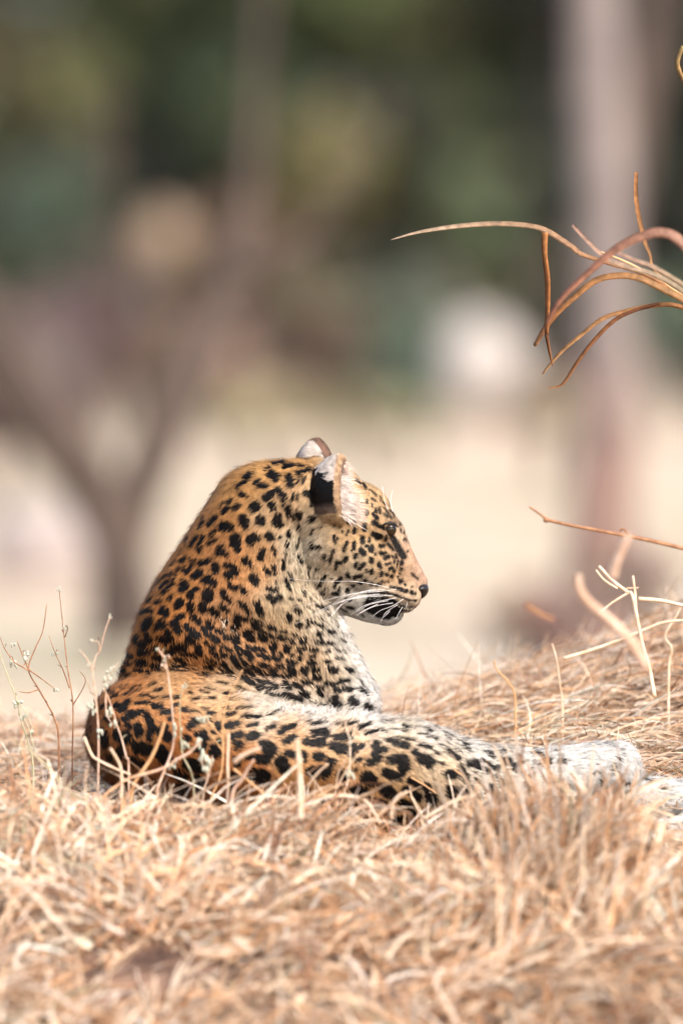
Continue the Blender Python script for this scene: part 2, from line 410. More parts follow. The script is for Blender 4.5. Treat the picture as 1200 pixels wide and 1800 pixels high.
def litter(name, label, n, xr, yr, ln, wd, elev, seed, flat=0.5, hmax=0.03, az=None, K=6, keep=None, azs=0.8, cbias=SB, lift=0.0):
    r = np.random.default_rng(seed)
    x = r.uniform(xr[0], xr[1], n); y = r.uniform(yr[0], yr[1], n)
    hole = snoise(np.stack([x, y], 1), 16, seed + 30) + .5 * snoise(np.stack([x, y], 1), 45, seed + 31)
    k = (hole > -0.62) | (r.random(n) < .12); x, y = x[k], y[k]; n = len(x)
    if name == 'straw_litter':
        for cx, cy, sx, sy in ((-.31, -.98, .19, .09), (-.60, -.86, .12, .08), (.04, -.98, .12, .06), (-.10, -1.12, .12, .07), (.5, -.85, .08, .05), (-.42, -.7, .04, .03), (.62, .12, .12, .05), (.45, .35, .08, .04)):
            k = (((x - cx) / sx) ** 2 + ((y - cy) / sy) ** 2 > 1) | (r.random(n) < .10); x, y = x[k], y[k]; n = len(x)
    if keep is not None:
        k = keep(x, y, r); x, y = x[k], y[k]; n = len(x)
    p2 = np.stack([x, y], 1)
    A = r.uniform(0, 2 * np.pi, n) if az is None else az + snoise(p2, 5, seed + 5) * azs + r.normal(size=n) * 0.45
    if az is None: A = A * 0.35 + snoise(p2, 9, seed + 6) * 3.0
    L = r.uniform(ln[0], ln[1], n) * r.uniform(0.6, 1.0, n)
    W = r.uniform(wd[0], wd[1], n)
    E = np.radians(r.uniform(elev[0], elev[1], n))
    T = np.linspace(0, 1, K)[None, :]
    curl = r.normal(size=n) * 0.55 * np.where(r.random(n) < .12, 2.5, 1)
    kp = r.uniform(.2, .9, (n, 1)); kk = (T > kp) * (r.random((n, 1)) < .5)
    ang = A[:, None] + curl[:, None] * T + kk * r.normal(size=(n, 1)) * .8
    sag = r.uniform(0.2, 1.6, n)
    el = E[:, None] - sag[:, None] * T * flat + kk * r.normal(size=(n, 1)) * .5
    seg = L[:, None] / (K - 1)
    dx = np.cos(ang) * np.cos(el) * seg; dy = np.sin(ang) * np.cos(el) * seg; dz = np.sin(el) * seg
    px = x[:, None] + np.cumsum(dx, 1) - dx[:, :1]; py = y[:, None] + np.cumsum(dy, 1) - dy[:, :1]
    rz = np.cumsum(dz, 1) - dz[:, :1]
    g0 = ground_z(x, y) + lift
    gz = ground_z(px.ravel(), py.ravel()).reshape(px.shape) + lift
    h0 = r.random(n) ** 1.6 * hmax
    pz = np.maximum(g0[:, None] + h0[:, None] + rz, gz + h0[:, None] * 0.6 + 0.001)
    pts = np.stack([px, py, pz], -1)
    tan = nrmz(np.gradient(pts, axis=1))
    up = nrmz(np.stack([r.normal(size=n) * .7, -0.5 + r.normal(size=n) * .7, np.ones(n)], 1))[:, None, :]
    side = nrmz(np.cross(tan, up))
    tw = r.normal(size=(n, 1)) * 0.9 * T
    s2 = np.cross(tan, side)
    side = side * np.cos(tw)[..., None] + s2 * np.sin(tw)[..., None]
    wid = W[:, None] * (1 - 0.75 * T ** 2.5)
    v, f = ribbons(pts, wid, side)
    me = mesh(name, v, f)
    ci = r.choice(len(STRAW), n, p=cbias)
    pf = 1 + 0.16 * snoise(p2, 6, seed + 9)
    c = STRAW[ci] * (r.uniform(0.8, 1.12, n) * pf)[:, None]
    set_col(me, np.repeat(c.clip(0, .9), K * 2, 0))
    return tag(link(name, me, straw_mat), label, None, None, 'stuff')

def not_body(x, y, r):
    inb = (x > -0.40) & (x < 0.30) & (y > -0.22) & (y < 0.30) | (x > 0.25) & (x < 0.50) & (y > -0.18) & (y < 0.06)
    return ~inb
litter('straw_litter', 'matted dry straw lying over the mound', 44000, (-0.95, 1.1), (-0.75, 1.25), (.05, .20), (.0018, .0060), (-4, 16), 1, hmax=0.032, keep=not_body)
litter('straw_litter', 'tousled dry straw of the foreground slope', 27000, (-0.85, 0.85), (-1.75, -0.36), (.07, .24), (.0025, .0085), (-5, 60), 2, flat=1.1, hmax=0.04,
       keep=lambda x, y, r: (r.random(len(x)) < .35) | (y < -.62) | (x < .47) & ((x < .0) | (x > .2)))
litter('straw_litter', 'combed straw piled on the right of the mound', 18000, (0.05, 1.1), (0.0, 1.05), (.06, .20), (.0015, .0045), (-2, 38), 3, hmax=0.075, az=0.3, azs=1.2, keep=not_body)
litter('straw_litter', 'short upright straw ends along the crest of the mound', 4200, (-0.9, 1.1), (0.3, 1.0), (.03, .12), (.0015, .0040), (10, 75), 4, flat=.6, hmax=0.03, keep=lambda x, y, r: (r.random(len(x)) < 0.35 + 0.65 * (x > 0.1)))
litter('straw_litter', 'broad flat dry leaves strewn through the foreground straw', 900, (-0.85, 0.85), (-1.6, -0.36), (.05, .16), (.007, .015), (-5, 40), 12, flat=1.4, hmax=0.05)
litter('dry_grass', 'blurred tall dry grass standing in the right foreground', 1900, (0.12, 0.75), (-0.95, -0.42), (.09, .23), (.004, .009), (50, 105), 5, flat=.5, hmax=0.02,
       keep=lambda x, y, r: r.random(len(x)) < np.exp(-((x - .37) / .13) ** 2))
litter('dry_grass', 'dry grass tufts in front of the leopard flank', 1500, (-0.55, 0.30), (-0.60, -0.28), (.05, .12), (.002, .005), (30, 90), 6, flat=.9, hmax=0.03)
litter('straw_litter', 'straw on the slopes to either side and behind', 9000, (-2.6, 2.6), (-2.6, 2.6), (.08, .2), (.004, .009), (-4, 30), 8, hmax=0.04, keep=lambda x, y, r: (np.abs(x) > 0.9) | (y > 1.1))

# ------------------------------------------------------------------ the leopard
DM = 0.125      # depth of the head's middle plane
chains = []
def chain(nodes, steps=4):
    for a, b in zip(nodes[:-1], nodes[1:]):
        for k in range(steps):
            t = k / steps; chains.append([a[i] * (1 - t) + b[i] * t for i in range(6)])
    chains.append(list(nodes[-1]))
def blob(*a): chains.append(list(a))
# px, py, depth mm, rx, ry, rz (mm)
chain([(425, 1245, 130, 225, 120, 75), (425, 1190, 130, 214, 120, 80), (416, 1115, 130, 176, 120, 80), (424, 1045, 128, 152, 112, 60), (437, 975, 125, 122, 100, 58),
       (455, 920, 122, 104, 88, 62), (478, 884, 122, 102, 80, 72), (520, 884, 125, 92, 80, 74)])
chain([(520, 1060, 125, 70, 85, 70), (560, 1160, 125, 62, 90, 70), (602, 1235, 120, 60, 90, 68)])
chain([(238, 1292, 20, 88, 130, 96), (300, 1288, -5, 100, 125, 102), (400, 1317, -40, 100, 115, 100), (500, 1338, -60, 98, 110, 92), (620, 1352, -74, 98, 105, 96),
       (706, 1364, -92, 96, 90, 98), (785, 1376, -98, 78, 78, 82), (860, 1370, -96, 58, 60, 58), (930, 1370, -90, 52, 50, 52), (1000, 1358, -84, 42, 43, 44),
       (1050, 1349, -80, 40, 40, 42), (1082, 1349, -78, 40, 38, 43)])
chain([(1083, 1360, -78, 34, 34, 34), (1095, 1392, -70, 28, 28, 26), (1150, 1402, -62, 32, 30, 32), (1230, 1412, -55, 34, 32, 34), (1290, 1420, -50, 36, 34, 32)])
chain([(850, 1405, -118, 58, 50, 56), (950, 1428, -120, 48, 45, 46), (1040, 1446, -116, 38, 38, 38), (1110, 1464, -112, 28, 30, 28), (1165, 1474, -110, 36, 34, 32), (1240, 1470, -108, 42, 38, 34)])
H = DM * 1000
blob(560, 897, H, 92, 80, 88); blob(608, 925, H, 80, 72, 80)
blob(628, 905, H, 60, 60, 58)
for s in (-1, 1):
    blob(664, 922, H + s * 30, 36, 26, 34)
    blob(625, 985, H + s * 34, 54, 42, 56); blob(588, 962, H + s * 30, 66, 54, 66); blob(652, 1002, H + s * 30, 44, 30, 42)
    chain([(711, 1046, H + s * 16, 28, 22, 29), (668, 1046, H + s * 26, 36, 27, 32)], 2)
blob(676, 942, H, 39, 36, 40)
chain([(676, 942, H, 38, 34, 38), (696, 978, H, 32, 27, 32), (714, 1006, H, 27, 24, 27), (727, 1024, H, 24, 20, 23)], 3)
chain([(680, 1076, H, 27, 22, 21), (650, 1060, H, 36, 40, 32), (604, 1036, H, 44, 56, 42), (572, 1002, H, 60, 72, 62)], 3)
# ears: cups of small balls
def cup(C, a, u, La, Lu, Ls, r, n=34, th0=88, tip=.45):
    a = Vector(a).normalized(); u = Vector(u); u = (u - a * u.dot(a)).normalized(); s = a.cross(u)
    out = []
    for i in range(10):
        th = R(th0 + (178 - th0) * i / 9)
        for k in range(n):
            ph = 2 * math.pi * k / n
            out.append(C + a * (math.cos(th) * La) + (u * (math.cos(ph) * Lu) + s * (math.sin(ph) * Ls * (1 - tip * max(math.cos(ph), 0) ** 1.5))) * math.sin(th))
    return out, a, u, s
EAR1 = dict(C=P(598, 862, DM - .072), a=(.95, -.30, .04), u=(.22, 0, 1), La=.045, Lu=.055, Ls=.030)
EAR2 = dict(C=P(556, 818, DM + .058), a=(.62, .78, 0), u=(.05, 0, 1), La=.032, Lu=.042, Ls=.034)
ear_pts = []
frames = []
for E_ in (EAR1, EAR2):
    pts, a_, u_, s_ = cup(E_['C'], E_['a'], E_['u'], E_['La'], E_['Lu'], E_['Ls'], .005)
    ear_pts += pts; frames.append((E_, a_, u_, s_))

def build_body():
    V, F4, F3 = [], [], []; off = 0
    for c in chains:
        k = (FOCUS + c[2] / 1000) / FOCUS
        v, f, f3 = ellipsoid(P(c[0], c[1], c[2] / 1000), (c[3] * .001 * k, c[4] * .001, c[5] * .001 * k), 28, 18)
        V += v; F4 += [tuple(i + off for i in q) for q in f]; F3 += [tuple(i + off for i in q) for q in f3]; off += len(v)
    for p in ear_pts:
        v, f, f3 = ellipsoid(p, (.0062,) * 3, 8, 6)
        V += v; F4 += [tuple(i + off for i in q) for q in f]; F3 += [tuple(i + off for i in q) for q in f3]; off += len(v)
    me = mesh('blobs', V, F4, F3); o = bpy.data.objects.new('blobs', me); col.objects.link(o)
    rm = o.modifiers.new('r', 'REMESH'); rm.mode = 'VOXEL'; rm.voxel_size = 0.0032; rm.adaptivity = 0
    sm = o.modifiers.new('s', 'SMOOTH'); sm.factor = 0.5; sm.iterations = 7
    dg = bpy.context.evaluated_depsgraph_get(); ev = o.evaluated_get(dg)
    res = bpy.data.meshes.new_from_object(ev); bpy.data.objects.remove(o); bpy.data.meshes.remove(me)
    return res
body = build_body(); body.name = 'leopard'
nv = len(body.vertices)
BV = np.empty(nv * 3, np.float32); body.vertices.foreach_get('co', BV); BV = BV.reshape(-1, 3).astype(float)
body.calc_loop_triangles()
BT = np.empty(len(body.loop_triangles) * 3, np.int32); body.loop_triangles.foreach_get('vertices', BT); BT = BT.reshape(-1, 3)

def vnormals(v, t):
    fn = np.cross(v[t[:, 1]] - v[t[:, 0]], v[t[:, 2]] - v[t[:, 0]]); n = np.zeros_like(v)
    for k in range(3):
        for c in range(3): n[:, c] += np.bincount(t[:, k], fn[:, c], len(v))
    return nrmz(n)
BN = vnormals(BV, BT)

def img(p):
    k = (FOCUS + p[:, 1]) / FOCUS * 0.001
    return np.stack([600 + p[:, 0] / k, HOR - (p[:, 2] - CAM_Z) / k], 1)

# fold of loose skin where the near flank meets the raised forequarters, wrinkles on the neck
iv = img(BV)
def bump(cx, cy, sx, sy, amp, ang=0):
    dx, dy = iv[:, 0] - cx, iv[:, 1] - cy; c, s = math.cos(ang), math.sin(ang)
    a, b2 = (dx * c + dy * s) / sx, (-dx * s + dy * c) / sy
    return amp * np.exp(-a * a - b2 * b2) * (BN[:, 1] < 0.2)
disp = snoise(BV, 26, 4) * 0.0022 + bump(330, 1120, 90, 26, .006, .5) + bump(440, 1122, 110, 18, -.005, .42) + bump(290, 1070, 45, 80, .011, .35) + bump(350, 985, 26, 60, -.009, .5) + bump(470, 1060, 60, 34, .008, .2) + bump(400, 1180, 160, 16, -.006, .1) \
     + bump(400, 1010, 40, 80, -.005, .2) + bump(690, 930, 16, 14, -.006) + bump(560, 1010, 26, 60, -.006, .3) + bump(600, 1290, 90, 18, .004) \
     + bump(830, 1360, 40, 40, -.006) + bump(740, 1310, 60, 40, .006) + bump(700, 1060, 50, 4, -.004, .25)
BV = BV + BN * disp[:, None]
body.vertices.foreach_set('co', BV.astype(np.float32).ravel())
BN = vnormals(BV, BT); iv = img(BV)

# coat marks, and fold shade painted as marks: (x1, y1, x2, y2, radius) on the animal's side, each set on the skin where it lies
SPOTS_FOLD_SHADE = """
500,821,512,819,4.3 512,819,532,821,1.9 523,833,543,827,3.3 507,840,509,853,5.6 488,864,499,875,5.3 497,875,496,887,4 480,888,480,893,4 
505,895,507,904,4.7 488,909,488,920,5.1 513,909,514,913,2.9 525,903,525,907,5.6 515,869,513,880,2.4 524,845,520,853,1.6 533,843,531,852,1.6 
525,840,537,839,1.1 523,871,521,877,2.4 552,887,555,888,5.1 548,911,548,913,4.7 632,899,632,904,3.3 623,912,623,917,3.7 611,916,611,920,2.7 
537,867,543,869,6 627,844,632,849,1.8 638,851,643,860,1.9 650,862,660,871,1.6 644,880,644,883,2.3 654,877,659,881,2.6 653,886,653,890,1.9 
667,880,677,886,1.6 667,873,670,877,1.2 661,896,661,901,3.5 666,893,667,901,2.9 675,893,681,901,1.4 681,901,688,910,1.4 676,904,680,907,2.9 
685,897,689,900,2.3 690,903,692,908,1.4 644,898,644,904,2.9 634,887,636,886,1.4 656,903,662,911,3.3 656,918,661,922,4.4 661,922,675,929,3.3 
675,929,683,929,3.5 640,922,640,931,3.9 622,931,621,937,3.5 656,939,666,944,5.3 661,945,667,943,4.7 636,945,636,953,4.1 649,947,647,953,2.3 
622,954,621,964,3.5 667,960,673,959,3.5 643,960,652,961,2.6 652,961,652,966,4.7 633,967,638,974,4.1 668,972,673,973,3.3 677,971,678,972,2.1 
659,974,659,975,1.6 624,977,624,980,4.1 685,921,687,939,3.5 690,945,696,957,4.4 696,957,706,974,5.3 678,942,677,949,1.8 681,956,690,966,2.6 
702,921,702,924,1.6 704,930,704,933,1.9 711,933,709,937,1.2 710,947,709,949,0.8 713,949,713,950,0.7 716,968,716,969,1.2 687,911,696,910,1.4 
690,922,697,917,1.4 504,900,505,907,3.5 525,926,526,927,3.7 548,933,547,939,3 506,935,506,944,3.5 523,949,519,963,2.1 502,951,502,963,2.9 
548,958,548,963,3.5 561,961,562,962,3.7 586,943,588,953,2.6 588,950,592,947,2.1 564,926,564,926,1.4 588,922,588,923,1.4 598,922,597,927,1.5 
601,935,601,936,2.1 612,933,608,940,2.1 609,954,603,968,2.9 619,965,617,968,1.8 500,972,501,976,2.3 523,981,527,986,4.1 507,986,508,989,1.4 
571,977,571,986,2.8 585,969,579,989,2.6 579,989,576,997,1.6 544,995,544,997,3 544,1000,541,1017,1.6 561,995,556,1002,2.9 556,1002,553,1009,1.4 
593,989,589,999,3.7 597,989,598,990,2.9 607,981,605,986,3.3 626,991,624,997,2.3 639,991,631,999,3.3 507,1010,512,1021,2.6 500,1020,507,1026,3.5 
504,1032,509,1038,2.9 570,1014,565,1020,4.1 556,1027,563,1027,3.7 582,1017,582,1018,1.6 598,1017,593,1024,3.3 590,1024,588,1032,3.3 
611,1010,612,1011,4.1 623,1014,633,1013,3.5 618,1030,621,1029,2.3 609,1036,610,1038,3.3 596,1033,595,1040,2.3 571,1032,572,1032,1.9 
631,1025,634,1025,1.9 676,982,682,978,3.3 652,983,652,987,4.1 665,992,667,996,4.4 678,993,685,990,2.6 692,986,692,989,2.1 697,993,697,996,1.6 
706,987,705,992,2.3 705,1000,704,1002,2.1 684,1000,688,999,2.9 691,1004,694,1004,2.3 643,1003,643,1005,2.1 652,1004,653,1007,3.2 670,1008,669,1013,3.3 
678,1010,680,1010,2.9 687,1013,688,1013,2.9 660,1016,660,1017,1.2 641,1020,642,1021,3 652,1025,653,1027,2.3 661,1028,667,1027,1.9 
671,1021,672,1022,1.6 676,1023,676,1024,1.2 682,1022,682,1022,1.5 702,1007,702,1007,1.8 698,1014,698,1014,1.4 703,1023,706,1022,3.9 
711,1028,712,1028,2.3 724,1031,724,1031,1.5 724,1008,727,1011,2.1 727,1011,734,1018,1.6 685,1032,702,1035,2.1 705,1036,706,1037,3.7 
713,1039,714,1039,3 723,1041,723,1042,2.8 730,1043,730,1044,1.9 685,1044,709,1051,2.1 709,1052,720,1056,2.9 720,1056,731,1056,2.3 
676,1041,685,1044,2.3 695,1062,709,1066,2.6 709,1066,724,1067,1.8 709,1073,713,1074,1.4 719,1074,719,1074,0.9 649,1062,690,1063,8.2 
655,1071,690,1071,8.2 667,1079,696,1077,7 673,1084,683,1084,4.2 696,1071,703,1073,4.2 643,1064,649,1072,4.7 673,1053,690,1057,4.7 
649,1051,673,1050,2.9 647,1042,673,1043,2.3 702,969,709,978,4.7 689,978,689,979,1.6 695,975,695,976,1.6 696,979,696,980,1.6 699,986,699,987,0.9 
532,1042,535,1048,2.9 565,1043,567,1047,4.9 543,1050,544,1057,1.6 508,1053,513,1055,2.3 523,1054,527,1056,2.1 518,1067,519,1068,3.5 
519,1071,523,1076,4.7 537,1066,550,1076,1.6 557,1067,572,1069,2.9 572,1067,582,1064,1.4 507,1085,507,1091,4.7 523,1098,525,1099,5.3 
529,1097,529,1099,2.9 541,1101,541,1102,4.1 542,1091,565,1102,2.8 570,1078,578,1084,1.2 561,1088,567,1090,1.4 577,1092,582,1094,0.9 
586,1090,591,1095,0.7 592,1101,593,1102,1.4 558,1112,561,1117,4.4 577,1110,581,1112,4.9 576,1122,577,1122,1.6 556,1129,570,1132,3.3 
570,1132,582,1131,2.9 514,1116,520,1119,2.6 532,1123,532,1129,5.6 507,1125,516,1130,2.9 500,1113,500,1115,1.8 597,1125,606,1131,2.6 
600,1117,601,1118,1.2 504,1138,504,1144,5.3 532,1141,535,1143,2.3 546,1143,556,1143,3 522,1144,528,1150,3.3 571,1148,578,1147,2.3 
575,1143,578,1143,1.4 591,1144,598,1145,2.1 605,1147,606,1150,1.9 513,1154,514,1155,2.9 544,1156,555,1154,2.8 526,1158,527,1160,4.1 
592,1159,597,1159,3.3 596,1034,596,1032,2.1 586,1043,593,1045,3.3 607,1053,614,1055,2.1 610,1067,620,1069,2.1 600,1070,607,1074,1.4 
635,1080,639,1083,1.4 482,816,497,813,4.2 464,828,473,823,2.4 475,835,484,840,6.7 481,846,484,846,2.2 433,840,437,837,5.2 418,859,433,847,3 
443,834,446,832,2.1 445,852,454,846,3 454,855,464,856,4.5 425,871,430,873,4.2 398,886,407,880,3 394,901,398,897,4.2 413,895,419,891,3.9 
445,894,449,891,7.2 467,876,475,870,6 476,888,478,891,6 386,895,391,886,1.8 368,924,380,909,3.3 427,912,431,924,6.3 457,915,457,918,7.2 
392,927,403,927,7.5 370,942,379,934,3.3 484,919,490,922,6.7 490,909,491,915,4.2 472,942,475,945,6.3 491,945,491,946,2.7 412,945,413,957,6.7 
440,949,449,945,6.3 439,957,442,957,3.7 355,915,358,909,2.2 350,930,356,919,2.1 358,949,349,957,3 365,958,380,951,3 328,948,325,960,2.1 
345,947,335,961,3.5 356,945,353,956,3.7 351,957,351,968,4.3 372,941,371,944,3.7 388,963,384,972,5.1 388,972,399,976,5.1 317,969,313,979,1.6 
311,984,301,996,2.1 327,981,319,989,3.7 333,981,332,987,1.9 341,988,337,995,3.3 324,997,321,1004,2.4 335,1000,328,1008,4.3 313,1001,309,1012,2.4 
301,1011,298,1015,3.2 367,987,352,993,4.8 363,985,369,988,2.7 379,997,379,1004,6 399,995,411,997,4 411,999,415,1007,4.7 401,1012,404,1014,6 
351,1009,341,1015,5.6 365,1020,359,1023,5.1 365,1019,377,1028,5.1 291,1015,276,1027,2.1 272,1033,263,1047,1.3 293,1025,283,1033,3.3 
305,1021,303,1024,1.9 304,1029,300,1033,4 297,1035,287,1044,3.3 323,1029,325,1032,7.3 324,1036,316,1040,4.7 345,1037,340,1039,4 335,1047,335,1051,6 
367,1044,364,1052,8.7 404,1031,413,1036,4.7 392,1043,396,1051,5.3 399,1053,405,1061,3.7 300,1051,297,1055,3.3 284,1059,277,1061,4 264,1055,260,1059,4 
317,1060,312,1068,6 335,1065,335,1072,6.4 356,1067,357,1071,6 371,1073,375,1075,4.7 377,1077,381,1081,5.3 389,1067,401,1076,4 263,1076,267,1076,4 
289,1075,291,1080,7.3 283,1079,287,1080,4 321,1083,311,1088,4.3 340,1087,348,1093,5.1 396,1092,397,1095,4.7 265,1091,260,1093,5.3 
285,1097,287,1100,7.3 307,1099,308,1100,6.7 367,1097,367,1099,4 416,1087,416,1095,4 417,947,417,967,5.3 409,951,410,955,4.1 507,942,507,945,3.3 
461,969,459,975,5.3 456,980,456,984,4.4 478,963,483,976,2.6 498,984,497,1000,2.9 429,987,436,991,5.3 436,995,440,997,3.3 466,1002,473,1009,3.7 
479,998,483,1009,2.8 444,1017,449,1024,6.1 449,1026,451,1028,3.5 484,1023,487,1029,2.3 471,1035,483,1040,3.5 471,1050,480,1057,4.1 
480,1057,491,1051,4.7 424,1033,430,1043,4.2 422,1060,431,1068,3.3 431,1067,437,1078,3.3 450,1061,455,1072,3.7 455,1072,458,1079,4.4 
243,1067,240,1069,2.4 236,1080,231,1089,2.7 265,1075,255,1076,4 255,1077,241,1081,3.3 267,1092,265,1097,5.3 259,1100,256,1105,7.3 
237,1100,227,1113,3.3 220,1109,216,1124,2.4 223,1116,221,1123,1.1 279,1103,276,1107,4.7 305,1100,313,1105,5.3 308,1107,316,1111,4.7 
329,1103,337,1111,4.7 240,1124,239,1128,6.7 247,1135,256,1133,6 260,1121,263,1127,5.3 281,1123,292,1127,6 296,1117,299,1124,6 331,1124,339,1131,5.1 
272,1139,273,1143,4.7 247,1149,260,1148,5.6 225,1149,227,1155,4.7 221,1156,232,1157,4 224,1133,219,1143,1.3 216,1140,211,1147,1.1 
215,1148,215,1156,1.3 308,1140,324,1139,6.7 295,1147,305,1149,3.7 273,1156,281,1159,5.1 244,1167,255,1167,5.1 220,1169,231,1169,2.9 
313,1159,323,1163,3.7 331,1151,339,1152,3.3 327,1159,339,1163,1.9 305,1171,319,1172,3.3 316,1148,324,1152,2.4 321,1168,339,1168,1.3 
271,1172,281,1171,4 260,1172,295,1184,1.9 236,1179,255,1180,1.3 300,1177,327,1180,2.4 327,1176,339,1175,1.6 213,1180,219,1179,2.9 
209,1187,212,1184,2.7 196,1199,200,1197,3.3 220,1188,231,1185,1.6 212,1197,216,1196,1.9 236,1208,248,1207,1.9 227,1212,239,1209,1.1 
240,1216,247,1215,2.1 267,1205,273,1203,1.9 263,1209,265,1208,1.3 273,1215,283,1214,2.7 188,1217,200,1216,2.1 212,1209,225,1205,1.3 
196,1209,207,1204,1.3 233,1193,244,1191,1.1 249,1185,265,1187,1.1 255,1193,265,1195,0.9 213,1217,219,1212,1.3 415,1084,432,1091,3.7 
414,1091,418,1100,4.2 409,1104,412,1108,4 368,1097,370,1105,6.4 382,1111,392,1112,4.5 446,1095,449,1104,5.4 456,1094,462,1100,2.5 
457,1108,466,1112,2.5 472,1102,483,1108,3.5 493,1110,500,1112,2.8 473,1117,483,1121,2.8 459,1118,465,1124,5.7 489,1121,499,1124,4 
338,1115,347,1119,5.7 358,1108,368,1119,4 372,1119,382,1128,4.5 433,1112,442,1112,4 435,1119,442,1124,5.4 398,1122,406,1122,5.1 415,1122,415,1128,6.4 
330,1128,338,1132,4.2 348,1139,351,1148,5.7 363,1132,375,1141,4 370,1145,381,1153,3.5 382,1156,398,1153,3.4 387,1144,389,1148,2.5 
392,1138,406,1146,2.5 414,1139,425,1144,3.1 418,1149,423,1153,3.7 435,1139,448,1144,4 448,1141,462,1144,4.5 433,1148,440,1158,5.4 
480,1134,480,1141,5.9 480,1148,480,1152,2.8 491,1151,494,1153,4 456,1152,472,1159,4 477,1158,490,1161,3.1 334,1151,347,1158,2.5 330,1159,347,1165,1.4 
363,1156,380,1165,2.5 360,1162,377,1170,1.7 330,1169,347,1170,1.4 330,1176,347,1178,2 361,1173,374,1175,3.1 382,1173,391,1178,1.4 
409,1156,415,1165,4.5 415,1166,421,1173,4 426,1163,433,1168,4 394,1168,401,1176,3.5 401,1176,411,1183,3.1 432,1178,445,1187,4 443,1172,452,1180,3.5 
455,1180,466,1187,4 457,1169,470,1172,4 487,1172,496,1173,4.2 479,1183,479,1186,7.1 426,1189,438,1197,5.1 438,1197,455,1213,4 453,1197,462,1202,3.5 
460,1206,473,1212,2.8 469,1199,486,1207,3.5 496,1202,499,1204,3.5 469,1221,479,1224,4 479,1223,499,1226,3.5 347,1185,364,1189,1.7 
358,1183,375,1185,1.1 380,1183,394,1185,1.4 394,1182,414,1192,2 384,1200,398,1202,1.7 338,1195,358,1197,1.1 412,1206,432,1213,2 358,1210,378,1216,1.4 
351,1217,367,1221,1.7 330,1220,337,1220,2 395,1220,404,1221,2.3 364,1229,377,1229,1.7 415,1219,429,1220,1.1 505,1164,518,1166,3.7 
508,1175,515,1185,4.3 530,1178,537,1178,4.7 530,1185,537,1187,3.7 552,1179,558,1180,4.2 498,1188,508,1189,4.2 480,1183,483,1187,4.2 
550,1192,562,1193,4 532,1198,545,1202,4 498,1202,507,1210,5.3 518,1205,528,1208,4.7 480,1205,485,1208,4.2 558,1210,567,1212,3.7 557,1218,568,1223,4 
530,1218,540,1223,5 542,1164,553,1166,3.3 572,1164,580,1165,3.7 582,1178,588,1180,6 595,1198,610,1198,4 575,1202,585,1203,4 588,1213,597,1215,4 
603,1212,617,1213,4.3 607,1175,615,1182,4 625,1193,638,1205,2.3 632,1212,642,1218,4.7 588,1228,593,1238,7 580,1235,587,1240,4.2 615,1232,623,1235,6.3 
617,1252,623,1255,4.7 643,1243,648,1250,7 640,1235,642,1240,2.7 658,1235,665,1245,1.7 480,1222,503,1227,4 500,1222,527,1230,4.3 527,1227,530,1233,3.3 
547,1235,570,1240,2.7 483,1252,495,1252,2.3 538,1255,548,1256,1.7 500,1282,518,1278,4.2 503,1305,518,1297,5 533,1271,545,1270,1.7 545,1275,572,1272,3 
552,1292,573,1288,6.7 540,1305,567,1307,6.3 567,1298,572,1293,5 583,1275,603,1275,2.3 603,1278,627,1272,3 630,1282,650,1275,3.7 643,1290,663,1287,3.3 
663,1285,680,1288,2.7 670,1268,690,1270,2 667,1273,682,1275,1.7 690,1284,700,1286,2 590,1297,615,1295,5.7 583,1312,605,1317,6.3 593,1322,598,1323,3.3 
620,1313,638,1312,4.3 617,1327,623,1320,5 627,1338,635,1335,3.3 660,1310,660,1323,7 667,1320,677,1320,4.7 648,1342,665,1335,5.8 657,1330,660,1333,4.2 
682,1302,698,1305,4 507,1325,517,1327,5.8 533,1325,538,1337,4.3 557,1332,567,1332,6.3 500,1340,502,1355,5.8 577,1338,587,1340,4.7 
583,1345,572,1365,4.7 545,1357,567,1355,6.7 550,1363,557,1365,4.2 593,1387,610,1363,5 600,1363,607,1382,7.5 607,1357,627,1353,3 645,1367,653,1373,10 
627,1390,637,1395,9.2 623,1388,642,1390,6.7 678,1360,688,1365,6.3 677,1390,685,1395,8 650,1408,673,1412,7 623,1423,620,1433,10 542,1397,545,1400,3.3 
562,1405,565,1402,3.3 587,1417,588,1420,3.7 672,1383,683,1387,5 680,1269,692,1271,1.7 697,1263,713,1268,1.7 713,1269,742,1272,2 707,1278,727,1282,3 
688,1283,715,1289,2 732,1279,742,1281,1.7 747,1283,760,1288,2.7 733,1292,752,1293,2 747,1297,768,1300,2.3 697,1297,728,1303,2.3 683,1303,690,1305,4.2 
690,1307,717,1312,4.7 737,1312,758,1315,3.3 762,1322,770,1327,3 730,1322,743,1338,5.3 743,1333,758,1340,7 752,1347,757,1348,4.2 760,1278,773,1283,2 
778,1288,797,1297,2 778,1295,790,1302,2.3 802,1302,823,1312,2 770,1310,783,1315,2.3 783,1320,803,1333,4.3 787,1308,812,1325,1.7 812,1312,825,1322,3.7 
810,1299,823,1302,2 843,1302,863,1304,2.3 840,1312,857,1312,1.7 857,1313,865,1316,1.7 830,1313,838,1320,1.3 860,1327,867,1333,4 847,1322,857,1325,2.3 
688,1337,710,1335,7 710,1340,713,1350,8.3 705,1350,708,1360,5 680,1360,700,1367,7 775,1342,780,1342,2.7 805,1347,813,1355,5 810,1357,817,1372,6 
787,1363,795,1363,7 822,1343,840,1343,5.3 838,1347,855,1357,4.3 843,1335,863,1347,2.3 863,1347,875,1358,2.7 833,1357,837,1358,2.3 
722,1372,733,1380,6.3 713,1388,738,1402,5.8 750,1382,757,1407,5.8 760,1398,763,1412,5 680,1387,688,1395,8.3 793,1390,803,1400,9.2 803,1393,825,1390,7 
